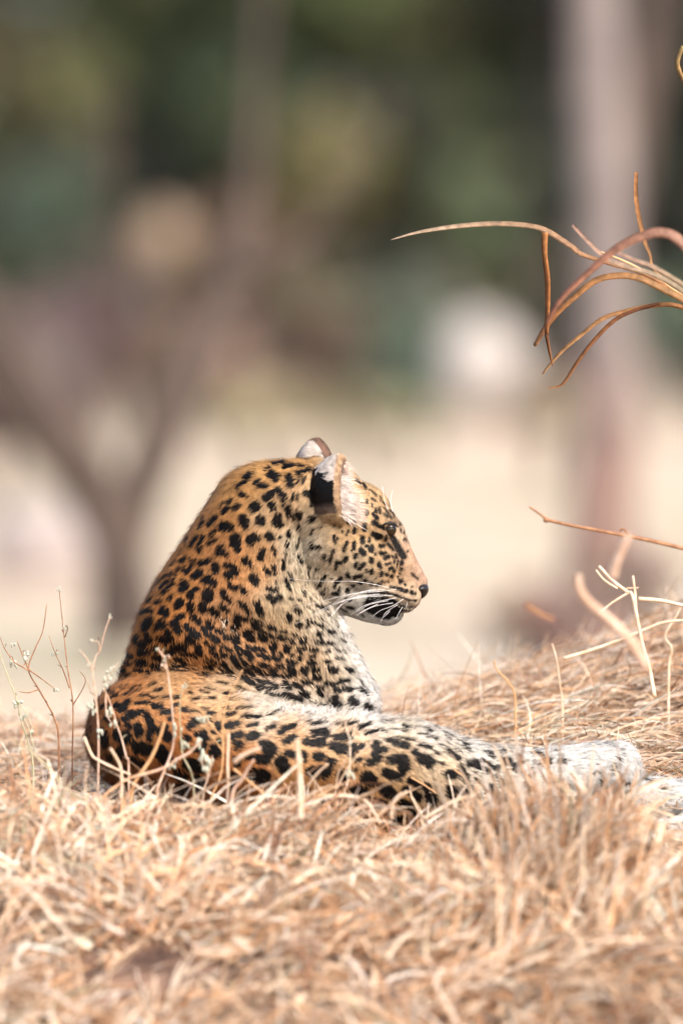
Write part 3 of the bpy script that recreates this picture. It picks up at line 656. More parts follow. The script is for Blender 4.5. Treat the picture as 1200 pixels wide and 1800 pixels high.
860,1387,862,1397,8 840,1405,842,1417,5 835,1370,843,1378,2.3 705,1410,720,1415,5.8 720,1417,732,1430,4.7 690,1437,707,1438,5.8 873,1365,878,1377,3.3 
760,1428,770,1428,1.7 878,1306,895,1307,2 907,1317,922,1318,3.3 880,1322,897,1325,3 910,1330,915,1331,3.7 937,1327,953,1328,3.7 882,1340,897,1340,5 
897,1347,910,1355,7 873,1347,883,1350,2 913,1340,923,1342,2.3 938,1340,938,1343,2.7 932,1350,943,1353,2.3 930,1365,940,1360,4.2 953,1342,963,1340,6 
983,1340,992,1340,4.3 977,1328,987,1329,1.3 947,1319,958,1320,1 972,1322,983,1322,1.3 873,1368,883,1383,5 977,1378,997,1383,4.7 962,1383,968,1387,3 
967,1403,973,1405,3 1003,1408,1015,1415,6.7 995,1427,1003,1430,3.7 960,1432,968,1438,3.3 1003,1453,1007,1457,3.3 1065,1308,1070,1312,2 
1077,1310,1082,1315,1.3 1092,1320,1097,1328,1.7 1082,1332,1090,1338,1.7 1077,1347,1080,1357,3.7 1037,1310,1050,1309,1 1030,1342,1037,1344,1 
1010,1347,1013,1346,0.8 1047,1343,1052,1344,1.2 1027,1336,1033,1337,0.8 1040,1357,1042,1360,1.7 1047,1357,1052,1358,2 1055,1370,1060,1378,3.7 
1093,1373,1103,1378,2.7 1133,1372,1145,1377,1.7 1160,1387,1170,1387,2.3 1183,1422,1187,1423,1.3 1170,1418,1177,1418,1.7 1148,1447,1157,1448,1.7 
1175,1442,1182,1442,1.3 1133,1459,1143,1460,4.2 1163,1455,1172,1457,4 1138,1473,1143,1478,5 1155,1473,1160,1478,3.3 1130,1449,1135,1449,1 
1170,1473,1175,1473,2 1000,1327,1003,1328,1.3 202,1180,220,1180,3.3 237,1180,263,1182,2.3 217,1223,230,1220,2.7 233,1218,247,1215,2.3 
193,1218,208,1223,2 200,1225,207,1225,2.7 263,1207,270,1203,1.7 247,1225,263,1223,2.3 267,1228,277,1227,2 240,1237,263,1237,2.7 272,1243,283,1243,4.7 
287,1228,313,1227,2.3 285,1253,300,1252,4.3 200,1243,208,1240,4 213,1247,225,1235,5 220,1247,213,1250,4.2 220,1265,233,1255,5 230,1260,250,1252,4.3 
223,1273,230,1280,3.3 258,1258,262,1263,5 263,1267,270,1283,6.3 267,1287,263,1297,5 243,1280,245,1290,7 180,1243,190,1242,3.7 188,1265,193,1268,4.2 
207,1265,210,1273,2.3 170,1228,172,1233,2.7 153,1263,155,1265,3.3 148,1278,147,1292,1.7 160,1278,162,1287,2 155,1295,158,1298,4.2 
182,1290,185,1307,8.3 207,1293,220,1302,8.3 220,1290,227,1297,5 247,1315,258,1317,10.8 237,1310,240,1320,5 233,1337,250,1342,6.7 
280,1320,293,1335,10.8 283,1287,297,1297,6.7 297,1265,303,1265,3 322,1250,328,1248,3.7 305,1242,313,1240,3 167,1323,170,1330,3 162,1308,165,1312,2.3 
193,1330,197,1337,4.7 213,1320,217,1330,5.8 290,1278,287,1290,5 167,1338,168,1347,3.3 217,1345,218,1350,3.3 310,1228,315,1228,2.7 338,1231,347,1230,2 
395,1246,403,1246,1.7 310,1240,315,1240,2 327,1252,347,1252,2.3 360,1248,368,1247,1.7 367,1255,377,1255,3 335,1277,345,1270,5.8 362,1270,368,1268,3 
382,1275,385,1280,4.7 377,1287,383,1287,4 397,1259,412,1256,3 405,1275,418,1272,4.3 400,1278,410,1278,3.7 437,1277,452,1275,3.3 408,1295,422,1293,5 
438,1298,452,1295,5.3 442,1290,447,1290,3.3 468,1283,483,1278,3.3 493,1290,508,1282,4.7 427,1262,437,1262,2 443,1261,457,1262,2.3 
417,1247,440,1245,1.7 470,1258,482,1259,2.3 403,1230,440,1232,1.3 358,1292,360,1300,6.3 347,1292,353,1295,4.2 325,1300,332,1300,4.7 
322,1307,325,1313,4.2 343,1318,357,1317,4.7 360,1307,360,1315,3.3 377,1320,380,1323,8.3 387,1300,385,1307,4 417,1308,422,1310,5.8 
417,1313,415,1317,3.3 463,1310,473,1313,7.5 473,1323,478,1320,9.2 455,1335,468,1335,7 433,1332,443,1330,4.7 332,1343,352,1348,10 417,1337,418,1347,5 
495,1340,500,1350,9.2 508,1323,509,1327,3.3 448,1362,465,1367,11.7 442,1362,442,1367,6.7 317,1362,323,1365,10 348,1373,355,1380,10 
320,1387,323,1388,11.7 413,1362,417,1367,6.7 408,1382,410,1383,6.7 425,1392,430,1393,4.2 488,1402,490,1403,3.7 390,1407,392,1408,4.2 
488,1377,490,1375,3.3 348,1392,355,1398,5.8 
"""
sp_ = np.array([[float(q) for q in s.split(',')] for s in SPOTS_FOLD_SHADE.split()])

COAT = [  # anchors of the coat's ground colour; lower left ones darkened with painted shade
 (300,1000,206,132,66),(350,900,210,140,76),(400,850,216,152,86),(470,830,218,158,92),(260,1100,204,126,56),(400,1000,208,138,78),(460,1000,210,152,98),
 (500,900,214,170,124),(540,940,224,204,176),(540,980,226,208,184),(520,1020,224,200,168),(560,1040,222,196,166),(600,940,214,166,112),(580,900,214,178,134),(590,1000,222,190,152),(620,1000,224,196,162),(660,930,216,170,120),(640,880,214,172,124),
 (670,985,214,176,130),(700,1000,206,160,112),(725,985,190,148,124),(705,935,204,172,146),(742,1010,176,140,126),(715,1040,216,172,122),(722,1060,230,205,180),(690,1094,246,243,240),(670,1092,244,240,236),(640,1086,234,228,222),(625,1055,222,214,204),(600,1066,224,212,198),
 (598,1110,236,228,220),(620,1150,240,234,228),(645,1205,242,236,232),(662,1240,242,238,234),(560,1110,224,196,164),(540,1160,216,168,122),(590,1180,226,196,160),(570,1220,220,180,138),(460,1150,208,146,94),(350,1150,198,126,66),(250,1165,192,116,52),(480,1090,214,172,128),(500,1060,222,196,162),(420,1090,206,146,96),
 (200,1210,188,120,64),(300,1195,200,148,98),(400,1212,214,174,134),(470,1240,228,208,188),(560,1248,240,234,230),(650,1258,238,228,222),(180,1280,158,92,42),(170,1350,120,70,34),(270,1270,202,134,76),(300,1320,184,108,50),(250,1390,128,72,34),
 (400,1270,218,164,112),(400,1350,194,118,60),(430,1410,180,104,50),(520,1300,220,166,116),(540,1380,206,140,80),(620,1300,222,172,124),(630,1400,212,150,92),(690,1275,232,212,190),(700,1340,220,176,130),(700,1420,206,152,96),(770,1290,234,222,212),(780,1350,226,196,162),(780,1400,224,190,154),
 (840,1310,238,230,222),(850,1370,232,214,196),(900,1340,236,226,216),(960,1340,238,232,228),(940,1400,234,218,204),(1040,1330,242,238,236),(1090,1330,242,238,236),(1100,1400,242,238,236),(1200,1410,242,238,236),(1150,1470,240,232,226),(1000,1430,236,226,216)]
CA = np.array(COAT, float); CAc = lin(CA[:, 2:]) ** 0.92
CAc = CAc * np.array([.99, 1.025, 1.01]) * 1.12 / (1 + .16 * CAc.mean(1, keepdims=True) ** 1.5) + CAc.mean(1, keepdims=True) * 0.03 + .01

def rbf(q, ctr, val, s):
    out = np.zeros((len(q), val.shape[1])); wt = np.zeros(len(q))
    for c, v_ in zip(ctr, val):
        d2 = ((q - c) ** 2).sum(1); w_ = np.exp(-d2 / (2 * s * s)) + 1e-9 / (1 + d2); w_ = w_ + 1e-4 / (1 + d2 / (s * s)) ** 2
        out += w_[:, None] * v_; wt += w_
    return out / wt[:, None]

# marks' place on the skin
bvh = BVHTree.FromPolygons([tuple(v) for v in BV], [tuple(t) for t in BT])
CAMP = Vector((0, -FOCUS, CAM_Z))
def hit(px, py):
    d = (P(px, py, 0) - CAMP).normalized(); h = bvh.ray_cast(CAMP, d); return h[0]
seg3 = []
for x1, y1, x2, y2, r_ in sp_:
    a = hit(x1, y1); b = hit(x2, y2); c = hit((x1 + x2) / 2, (y1 + y2) / 2)
    c = c or a or b
    if c is None: continue
    if a is None or abs(a.y - c.y) > .05: a = c
    if b is None or abs(b.y - c.y) > .05: b = c
    face = c.x > -.045 and c.z > .38
    seg3.append((a, b, r_ * .00106 + (.0009 if face else min(.0021, .00036 * r_ + .0003))))
# marks on the parts turned away
fr = np.random.default_rng(3); hid = []
cand = np.where((BN[:, 1] > 0.05) & (BV[:, 2] > 0.0))[0]; fr.shuffle(cand); acc = np.zeros((0, 3))
for i in cand[:6000]:
    p = BV[i]
    if len(acc) and (((acc - p) ** 2).sum(1) < 0.024 ** 2).any(): continue
    acc = np.vstack([acc, p]); e = nrmz(fr.normal(size=3)) * fr.uniform(.002, .007)
    hid.append((Vector(p - e), Vector(p + e), fr.uniform(.006, .009)))

def mark_mask(p, jit=0.0013, seed=5):
    r = np.random.default_rng(seed); m_ = np.zeros(len(p))
    wob = snoise(p, 320, 8) * 0.0007 + snoise(p, 130, 9) * 0.0008 + r.normal(size=len(p)) * jit
    order = np.argsort(p[:, 0]); px_ = p[order, 0]
    for lst, wy in ((seg3, 0.42), (hid, 1.0)):
        for a, b, rad in lst:
            R_ = rad + 0.006; x0, x1 = min(a.x, b.x) - R_, max(a.x, b.x) + R_
            i0, i1 = np.searchsorted(px_, x0), np.searchsorted(px_, x1); idx = order[i0:i1]
            q = p[idx]; k = (q[:, 2] > min(a.z, b.z) - R_) & (q[:, 2] < max(a.z, b.z) + R_) & (np.abs(q[:, 1] - (a.y + b.y) / 2) < 0.06)
            idx = idx[k]
            if not len(idx): continue
            q = p[idx] * np.array([1, wy, 1]); A = np.array([a.x, a.y * wy, a.z]); B = np.array([b.x, b.y * wy, b.z])
            ab = B - A; t_ = np.clip(((q - A) @ ab) / max(ab @ ab, 1e-12), 0, 1)
            dd = np.linalg.norm(q - A - t_[:, None] * ab, axis=1) + wob[idx]
            m_[idx] = np.maximum(m_[idx], 1 - ss(rad - 0.0012, rad + 0.0008, dd))
    return m_

BLACK = lin((20, 17, 17))
def coat(p, nrm, seed=5, jit=0.0013):
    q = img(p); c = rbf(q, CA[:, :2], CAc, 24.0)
    away = ss(0.1, 0.5, nrm[:, 1]); c = c * (1 - away[:, None]) + (c * 0.4 + lin((206, 146, 92)) * 0.6) * away[:, None]
    c = c * (1 + 0.10 * snoise(p, 60, 21))[:, None]
    mk = mark_mask(p, jit, seed)
    blk = BLACK * np.ones_like(c)
    c = c * (1 - mk[:, None]) + blk * mk[:, None]
    # ears
    for k, (E_, a_, u_, s_) in enumerate(frames):
        l = p - np.array(E_['C']); la, lu, ls = l @ np.array(a_) / E_['La'], l @ np.array(u_) / E_['Lu'], l @ np.array(s_) / E_['Ls']
        rr = np.sqrt(la ** 2 + lu ** 2 + ls ** 2)
        ine = (rr > 0.6) & (rr < 1.36) & ((la > -1.12) if k == 0 else (la > -9)) & (la < 0.30) & (lu > -0.75)
        inner = ((nrm @ np.array(a_)) > 0.15) & (rr < 0.98)
        rim = (la > (.03 if k == 0 else -.12)) & ~inner
        up_ = lu + (0.5 * (la + .5) if k == 0 else 0) + .14 * snoise(p, 260, 30 + k) + .05 * np.sin(p[:, 0] * 3000)
        th = 0.50 if k == 0 else 0.40
        e = np.where((up_ > th)[:, None], lin((236, 222, 210)), lin((20, 18, 19)))
        low = ss(-0.35, -0.75, lu) if k == 0 else np.zeros(len(p))
        e = e * (1 - low[:, None]) + lin((150, 130, 116)) * low[:, None]
        if k == 1: e = np.where((la > -0.45)[:, None] & (lu > .35)[:, None], lin((150, 116, 98)), e)
        e = np.where(rim[:, None], lin((218, 182, 146)) if k == 0 else lin((150, 120, 104)), e)
        e = np.where(inner[:, None], lin((214, 186, 170)), e)
        c = np.where(ine[:, None], e, c)
    return c

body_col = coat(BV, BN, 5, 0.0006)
set_col(body, body_col * 0.62)  # skin darkened to put shade into the gaps between hairs
body_mat = mat_attr('leopard skin and undercoat', 0.9, 0.1)
body.polygons.foreach_set('use_smooth', np.ones(len(body.polygons), bool))
body.materials.clear()
leo = link('leopard', body, body_mat)
tag(leo, 'spotted leopard lying on the straw mound with its head raised in profile to the right', 'leopard')

# fur: flow directions along the side of the animal (image x right, y down)
FLOW = np.array([(740,1010,-.5,-.9),(720,960,-.5,-.85),(690,890,-.7,-.7),(640,860,-.9,-.3),(700,1050,-1,.25),(680,1090,-.7,.7),(640,1040,-1,.15),(640,960,-1,.1),(600,1000,-.9,.5),(590,940,-1,.3),
 (550,960,-.5,.9),(530,1020,.0,1),(500,900,-.6,.8),(450,840,-.9,.45),(400,900,-.6,.8),(340,960,-.5,.9),(440,980,-.3,1),(280,1050,-.45,.9),(380,1060,-.2,1),(480,1080,.2,1),(560,1110,.3,1),(600,1110,.5,.8),(610,1170,.4,.9),(650,1230,.4,.9),
 (250,1140,-.3,1),(350,1140,.3,.9),(450,1160,.5,.8),(540,1200,.3,1),(200,1210,.9,-.2),(300,1200,1,.15),(400,1215,1,.1),(480,1240,.6,-.6),(600,1250,.3,-1),(640,1255,.6,-.6),(180,1290,.2,1),(260,1300,.5,.7),(350,1300,.8,.5),(450,1300,.9,.4),(560,1320,.9,.4),
 (300,1380,.4,.9),(450,1390,.6,.8),(600,1400,.6,.8),(700,1300,1,.35),(720,1390,.8,.6),(800,1320,.9,.5),(820,1390,.9,.5),(900,1350,1,.2),(1000,1340,1,-.1),(1080,1330,.9,.5),(1110,1380,.4,.9),(1180,1410,1,0),(1160,1470,1,0),(1000,1430,1,.2)], float)
FLOW[:, 2:] = nrmz(FLOW[:, 2:])

def make_fur(n, seed):
    r = np.random.default_rng(seed)
    A, B, C = BV[BT[:, 0]], BV[BT[:, 1]], BV[BT[:, 2]]
    ar = np.linalg.norm(np.cross(B - A, C - A), axis=1); ctr = (A + B + C) / 3; fn = nrmz(np.cross(B - A, C - A))
    wgt = np.where(fn[:, 1] < 0.25, 1.0, 0.35) * np.where(ctr[:, 2] < 0.0, 0.0, 1.0)
    q = img(ctr); head = (q[:, 0] > 560) & (q[:, 1] < 1110)
    wgt = wgt * np.where(head, 3.0, 1.0)
    pr = ar * wgt; pr /= pr.sum()
    ti = r.choice(len(BT), n, p=pr)
    u = r.random((n, 2)); fl = u.sum(1) > 1; u[fl] = 1 - u[fl]
    p = A[ti] + (B[ti] - A[ti]) * u[:, :1] + (C[ti] - A[ti]) * u[:, 1:]
    nn = nrmz(BN[BT[ti, 0]] * (1 - u.sum(1, keepdims=True)) + BN[BT[ti, 1]] * u[:, :1] + BN[BT[ti, 2]] * u[:, 1:])
    q = img(p)
    fl2 = rbf(q, FLOW[:, :2], FLOW[:, 2:], 30.0)
    f3 = np.stack([fl2[:, 0], np.zeros(n), -fl2[:, 1]], 1) + r.normal(size=(n, 3)) * 0.16 + np.stack([snoise(p, 70, 50), snoise(p, 70, 51), snoise(p, 70, 52)], 1) * 0.14
    f3 = f3 - nn * (f3 * nn).sum(1, keepdims=True); f3 = nrmz(f3)
    hd = ss(560, 600, q[:, 0]) * (q[:, 1] < 1105)
    L = 0.0125 * (1 - hd) + 0.0066 * hd
    near_nose = ss(675, 735, q[:, 0]) * (q[:, 1] < 1110); L = L * (1 - .5 * near_nose)
    inear = np.zeros(n, bool)
    for E_, a_, u_, s_ in frames:
        l = p - np.array(E_['C']); rr = np.sqrt((l @ np.array(a_) / E_['La']) ** 2 + (l @ np.array(u_) / E_['Lu']) ** 2 + (l @ np.array(s_) / E_['Ls']) ** 2)
        inear |= (rr < 1.35) & ((l @ np.array(u_)) > -E_['Lu'] * .5)
    L = np.where(inear, 0.0085, L) * r.uniform(0.55, 1.2, n)
    c = coat(p + f3 * (L * np.where(inear, .3, .62))[:, None], nn, seed + 1)
    white = ss(.45, .75, c.mean(1)); L = L * (1 + .3 * white * (1 - hd) * ~inear)
    lift = 0.30 + r.normal(size=n) * 0.09
    lift = np.where(inear, .3, lift)
    gd = (r.random(n) < .08) & ~inear & (hd < .5); L = np.where(gd, L * 1.6, L); lift = np.where(gd, lift + .25, lift)
    d0 = nrmz(f3 + nn * (lift + .25)[:, None]); d1 = nrmz(f3 + nn * (lift - .22)[:, None])
    p0 = p - nn * 0.0008; p1 = p0 + d0 * (L * .5)[:, None]; p2 = p1 + d1 * (L * .5)[:, None]
    side = nrmz(np.cross(f3, nn) + nn * r.normal(size=(n, 1)) * 0.35)
    W = (0.00125 * (1 - .3 * hd) * r.uniform(.6, 1.2, n))[:, None]
    v = np.stack([p0 - side * W * .5, p0 + side * W * .5, p1 - side * W * .42, p1 + side * W * .42, p2], 1).reshape(-1, 3)
    b_ = np.arange(n) * 5
    f4 = np.stack([b_, b_ + 1, b_ + 3, b_ + 2], 1); t3 = np.stack([b_ + 2, b_ + 3, b_ + 4], 1)
    me = mesh('fur', v, f4, t3)
    dark = 1 - ss(.02, .06, c.mean(1))
    cv = c * (r.uniform(.80, 1.12, n) * (1 + .0 * dark))[:, None]
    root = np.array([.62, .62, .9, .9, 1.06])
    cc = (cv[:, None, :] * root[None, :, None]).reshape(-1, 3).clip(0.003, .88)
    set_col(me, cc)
    nb = nrmz(nn + f3 * 0.25 + r.normal(size=(n, 3)) * .10)
    set_vec(me, np.repeat(nb, 5, 0))
    return me
fur_mat = mat_attr('leopard fur', 0.55, 0.22, normal=True)
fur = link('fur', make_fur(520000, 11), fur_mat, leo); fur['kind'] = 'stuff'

# long pale hairs: ear tufts, belly fringe, chest edge, elbow
def long_hairs(name, specs, label, seed):
    r = np.random.default_rng(seed); V, F4, F3, CC, NN = [], [], [], [], []; off = 0
    for (x1, y1, x2, y2, dep, dx, dy, L, n, colr, spread) in specs:
        t_ = r.random(n); x = x1 + (x2 - x1) * t_ + r.normal(size=n) * spread; y = y1 + (y2 - y1) * t_ + r.normal(size=n) * spread
        for i in range(n):
            h = hit(x[i], y[i]) if dep is None else P(x[i], y[i], dep + r.normal() * .006)
            if h is None: continue
            h = np.array(h); d_ = np.array([dx + r.normal() * .28, -.25 + r.normal() * .3, -dy + r.normal() * .28]); d_ /= np.linalg.norm(d_)
            l_ = L * r.uniform(.5, 1.15); bend = np.array([r.normal() * .2, 0, -.35 + r.normal() * .2])
            p1 = h + d_ * l_ * .5; p2 = p1 + (d_ + bend * .5) * l_ * .35; p3 = p2 + (d_ + bend) * l_ * .25
            s = np.cross(d_, [0, 1, 0]); s /= max(np.linalg.norm(s), 1e-6); w_ = .0005
            V += [h - s * w_, h + s * w_, p1 - s * w_ * .9, p1 + s * w_ * .9, p2 - s * w_ * .6, p2 + s * w_ * .6, p3]
            F4 += [(off, off + 1, off + 3, off + 2), (off + 2, off + 3, off + 5, off + 4)]; F3 += [(off + 4, off + 5, off + 6)]; off += 7
            c_ = lin(colr) * r.uniform(.8, 1.05); CC += [c_ * .85] * 2 + [c_] * 5; nb = np.array([.35, -.75, .55]) + r.normal(size=3) * .15; NN += [nb / np.linalg.norm(nb)] * 7
    me = mesh(name, V, F4, F3); set_col(me, np.array(CC)); set_vec(me, NN)
    o = link(name, me, fur_mat, leo); o['kind'] = 'stuff'; o['label'] = label; return o
long_hairs('ear_tuft', [(590, 838, 592, 905, DM - .085, 1, .15, .034, 420, (240, 224, 214), 3), (600, 862, 610, 908, DM - .075, 1, .15, .034, 420, (232, 212, 198), 4), (606, 815, 600, 860, DM - .075, 1, .25, .018, 160, (226, 196, 182), 2)], 'pale wispy hair in the near ear', 71)
long_hairs('belly_fringe', [(485, 1247, 662, 1262, None, .15, -1, .014, 520, (244, 240, 238), 4), (420, 1222, 485, 1250, None, .9, -.3, .014, 200, (238, 228, 220), 4)], 'white hair along the fold above the near flank', 72)
long_hairs('chest_fur', [(598, 1085, 618, 1150, None, .8, .6, .012, 500, (244, 238, 234), 4), (618, 1150, 660, 1240, None, .8, .6, .014, 700, (244, 240, 236), 4), (385, 1085, 410, 1105, None, .3, 1, .012, 70, (236, 214, 190), 6)], 'long white hair down the chest', 73)

# eye, eyelid, nose leather, mouth line
m, t, b, o = mat_new('eye'); c, n = noise_col(t, (24, 18, 12), (60, 44, 22), 60, 2); t.links.new(c, b.inputs['Base Color'])
b.inputs['Roughness'].default_value = 0.04
eye_mat = m
skin_mat = mat_noise('dark skin', (18, 15, 15), (34, 28, 28), 300, 0.35, 0.5, 0.2)
for s in (-1, 1):
    v, f, f3 = ellipsoid(P(685, 931, DM + s * .038), (.012, .011, .012)); link('eye', mesh('eye', v, f, f3), eye_mat, leo)
    add_tube('eyelid', [P(668, 926, DM + s * .057), P(680, 920, DM + s * .060), P(692, 921, DM + s * .054), P(699, 927, DM + s * .046)], [.0014, .0022, .0022, .0012], skin_mat, leo, 6)
v, f, f3 = [], [], []
v, f, f3 = ellipsoid(P(738, 1039, DM), (.0150, .020, .0155), 24, 16)
v = np.array(v); c0 = np.array(P(738, 1039, DM)); l = v - c0
l[:, 0] += -0.25 * l[:, 2] * 0 + 0.004 * np.clip(l[:, 2] / .016, -1, 1); l[:, 1] *= 1 + 0.3 * (l[:, 2] > 0) - .45 * (l[:, 2] < -.004)
v = c0 + l
link('nose', mesh('nose', v, f, f3), skin_mat, leo)
for s in (-1, 1):
    v, f, f3 = ellipsoid(P(744, 1037, DM + s * .013), (.006, .005, .004)); link('nostril', mesh('nostril', v, f, f3), mat_noise('nostril', (8, 6, 6), (12, 10, 10), 50), leo)

whisk_mat = mat_noise('whisker', (236, 232, 230), (250, 248, 246), 40, 0.4, 0.4)
WH = [[(683,1033),(655,1027),(620,1022),(593,1022),(544,1021),(506,1017)],[(697,1036),(664,1040),(617,1044),(570,1056),(514,1069)],[(690,1047),(654,1047),(605,1055),(565,1072),(535,1089),(515,1099)],
 [(696,1051),(654,1060),(634,1068),(615,1082)],[(690,1060),(658,1066),(629,1080)],[(682,1056),(649,1063),(625,1077)],[(709,1053),(690,1065),(667,1074),(650,1089)],[(699,1063),(678,1077),(668,1095)],[(707,1067),(695,1088)],
 [(685,1074),(674,1086)],[(676,1036),(643,1040),(606,1048),(585,1062)],[(716,1059),(713,1068)],[(668,1044),(625,1050),(592,1070),(576,1092)],[(672,1049),(636,1050),(600,1058),(560,1078),(548,1084)],[(660,1036),(628,1043),(600,1060)],[(664,1062),(640,1073),(626,1083)],[(600,1062),(590,1075),(575,1090)]]
for i, wl in enumerate(WH):
    n_ = len(wl); pts = [P(x, y, DM - .052 - .030 * (k / max(n_ - 1, 1)) ** .7 - (.0 if x > 640 else .01)) for k, (x, y) in enumerate(wl)]
    add_tube('whisker', pts, [.00042 - .0003 * k / (n_ - 1) for k in range(n_)], whisk_mat, leo, 5)
for i, wl in enumerate([[(686,905),(676,880),(672,855)],[(690,900),(686,880),(690,862)]]):
    add_tube('brow_whisker', [P(x, y, DM - .04) for x, y in wl], [.0006, .0005, .0003], whisk_mat, leo, 5)

# ------------------------------------------------------------------ dry weed stems and straws one can tell apart
stem_mat = mat_noise('dry stem', (196, 160, 134), (228, 200, 178), 60, 0.7, 0.2, 0.1)
stem_brown = mat_noise('brown dry stem', (138, 98, 72), (178, 134, 100), 60, 0.7, 0.2, 0.1)
stem_green = mat_noise('greenish dry stem', (168, 164, 132), (198, 190, 158), 60, 0.7, 0.2, 0.1)
straw_one = mat_noise('pale straw', (222, 190, 156), (244, 222, 198), 50, 0.6, 0.3, 0.1)
straw_gold = mat_noise('golden straw', (206, 158, 108), (226, 180, 132), 50, 0.6, 0.3, 0.1)
bud_mat = mat_noise('grey green bud', (168, 174, 156), (206, 206, 190), 200, 0.8, 0.2, 0.3)

def pts_of(l, d, sway=0.0):
    n_ = len(l); return [P(x, y, d + sway * k / max(n_ - 1, 1)) for k, (x, y) in enumerate(l)]

def ground_foot(l, d):
    """continue a stem from its lowest listed point down into the litter"""
    x, y = l[0]; p = P(x, y, d); gz = float(ground_z(np.array([p.x]), np.array([p.y]))[0]) - 0.01
    return [Vector((p.x, p.y, min(gz, p.z - .005)))] if gz < p.z else []

def weed(name, label, cat, group, d, stems, buds, r0=2.2, mat=None, budr=5.0):
    base = ground_foot(stems[0], d) + [P(*stems[0][0], d)]
    root = empty(name, base[0]); tag(root, label, cat, group)
    for i, s_ in enumerate(stems):
        pa = pts_of(s_, d, -.01 * i)
        if i == 0: pa = ground_foot(s_, d) + pa
        ra = [(r0 * .85 * (1 if i == 0 else .7)) * .001 * (1 - .6 * k / (len(pa) - 1)) for k in range(len(pa))]
        add_tube('stem' if i == 0 else 'twig', pa, ra, mat or stem_mat, root, 7, .12, i)
    for j, (x, y, s) in enumerate(buds):
        V, F, F3 = [], [], []; rr = random.Random(j + int(x))
        for q in range(7):
            c_ = P(x + rr.uniform(-1, 1) * s * .8, y + rr.uniform(-1, 1) * s * .8, d + rr.uniform(-1, 1) * s * .0006)
            v, f, f3 = ellipsoid(c_, (s * .00026 * rr.uniform(.5, 1.4), s * .0003, s * .00042 * rr.uniform(.5, 1.5)), 8, 6)
            o_ = len(V); V += v; F += [tuple(i + o_ for i in a) for a in f]; F3 += [tuple(i + o_ for i in a) for a in f3]
        link('seed_head', mesh('seed_head', V, F, F3), bud_mat, root)
    rr = random.Random(len(stems) + int(stems[0][0][0]))
    for s_ in stems[:3]:
        for (x, y) in s_[1:-1][:3]:
            c_ = P(x, y, d); a = rr.uniform(-2.6, -.5); L_ = rr.uniform(.008, .017)
            q = [c_, c_ + Vector((math.cos(a), -.2, -math.sin(a))) * L_ * .5, c_ + Vector((math.cos(a) * 1.1, -.35, -math.sin(a) * .7)) * L_]
            A = np.array([[tuple(p) for p in q]]); sd_ = np.array([[[math.sin(a) * .7, .6, math.cos(a) * .5]]])
            vv, ff = ribbons(A, np.array([[.0008, .0034, .0004]]), sd_)
            link('leaf', mesh('leaf', vv, ff), stem_brown if rr.random() < .5 else stem_green, root)
    return root
G = 'dried weeds around the leopard'
weed('dried_weed', 'tall thin dried weed with a pointed tip, left of the leopard back', 'weed', G, .10,
     [[(127,1335),(128,1238),(119,1177),(112,1115),(104,1038)],[(122,1210),(110,1176),(97,1149),(86,1118)],[(114,1120),(119,1105),(117,1098)],[(128,1240),(150,1200),(140,1180)]], [(104,1036,5),(97,1146,7),(116,1104,5)], 2.0, stem_brown)
weed('dried_weed', 'forked dried weed with side twigs near the left edge', 'weed', G, .02,
     [[(103,1300),(95,1262),(83,1238),(67,1210),(50,1177),(62,1140),(75,1110),(82,1063)],[(50,1177),(38,1148),(30,1127)],[(52,1180),(38,1172),(24,1163),(8,1140),(0,1120)],[(67,1212),(50,1218),(34,1216)],[(50,1177),(75,1195),(97,1212)]], [(48,1154,9),(22,1165,10),(97,1214,6),(24,1134,5)], 2.4, stem_brown)
weed('dried_weed', 'greenish grey dried weed stem at the very left edge', 'weed', G, -.05,
     [[(58,1345),(48,1300),(36,1262),(28,1226),(14,1190),(0,1150),(-10,1120)],[(40,1260),(52,1285),(60,1320)],[(28,1230),(45,1252),(60,1285)]], [(31,1240,9),(42,1260,8),(56,1288,6)], 2.4, stem_green)
weed('dried_weed', 'pinkish weed stalk crossing in front of the leopard lower back', 'weed', G, -.30,
     [[(172,1400),(173,1293),(168,1224),(163,1182),(168,1155),(176,1142),(184,1110),(193,1085)],[(164,1184),(158,1168),(148,1152),(138,1142)],[(174,1150),(173,1130),(162,1128)],[(165,1222),(158,1210),(154,1196)]], [(193,1083,4),(158,1170,5),(161,1128,4),(160,1245,8),(165,1252,7),(176,1290,9)], 2.2)
weed('dried_weed', 'thin weed with grey green buds hugging the leopard back edge', 'weed', G, -.28,
     [[(226,1345),(222,1332),(214,1300),(205,1274),(197,1245),(189,1224),(180,1204),(184,1196)],[(183,1200),(190,1190),(199,1178),(208,1165)],[(186,1222),(186,1245),(190,1262),(199,1274)]], [(190,1188,9),(198,1176,7),(189,1254,9),(184,1206,6),(198,1275,8)], 2.1)
weed('dried_weed', 'thick pale weed stalk standing before the leopard shoulder fold', 'weed', G, -.32,
     [[(276,1400),(280,1378),(295,1340),(304,1312),(305,1277),(299,1215),(294,1180),(289,1155)],[(290,1158),(284,1150),(277,1141)],[(292,1176),(285,1168),(284,1172)],[(290,1157),(296,1152),(297,1157)]], [(277,1142,4),(290,1158,5),(312,1282,10),(311,1295,8),(302,1345,10)], 3.2)
weed('dried_weed', 'thin greenish weed with a bud cluster, right of the thick pale stalk', 'weed', G, -.34,
     [[(341,1400),(337,1361),(322,1330),(318,1300),(316,1250),(318,1215)],[(318,1218),(326,1206),(332,1208)],[(318,1300),(335,1316),(352,1302)]], [(345,1307,10),(325,1312,8),(322,1206,6)], 2.0, stem_green)
weed('dried_weed', 'short weed topped by a cluster of pale green buds before the flank', 'weed', G, -.36,
     [[(357,1400),(364,1372),(371,1345),(373,1328)],[(366,1366),(358,1348),(350,1334)]], [(356,1334,13),(361,1344,12),(368,1340,8)], 2.0)
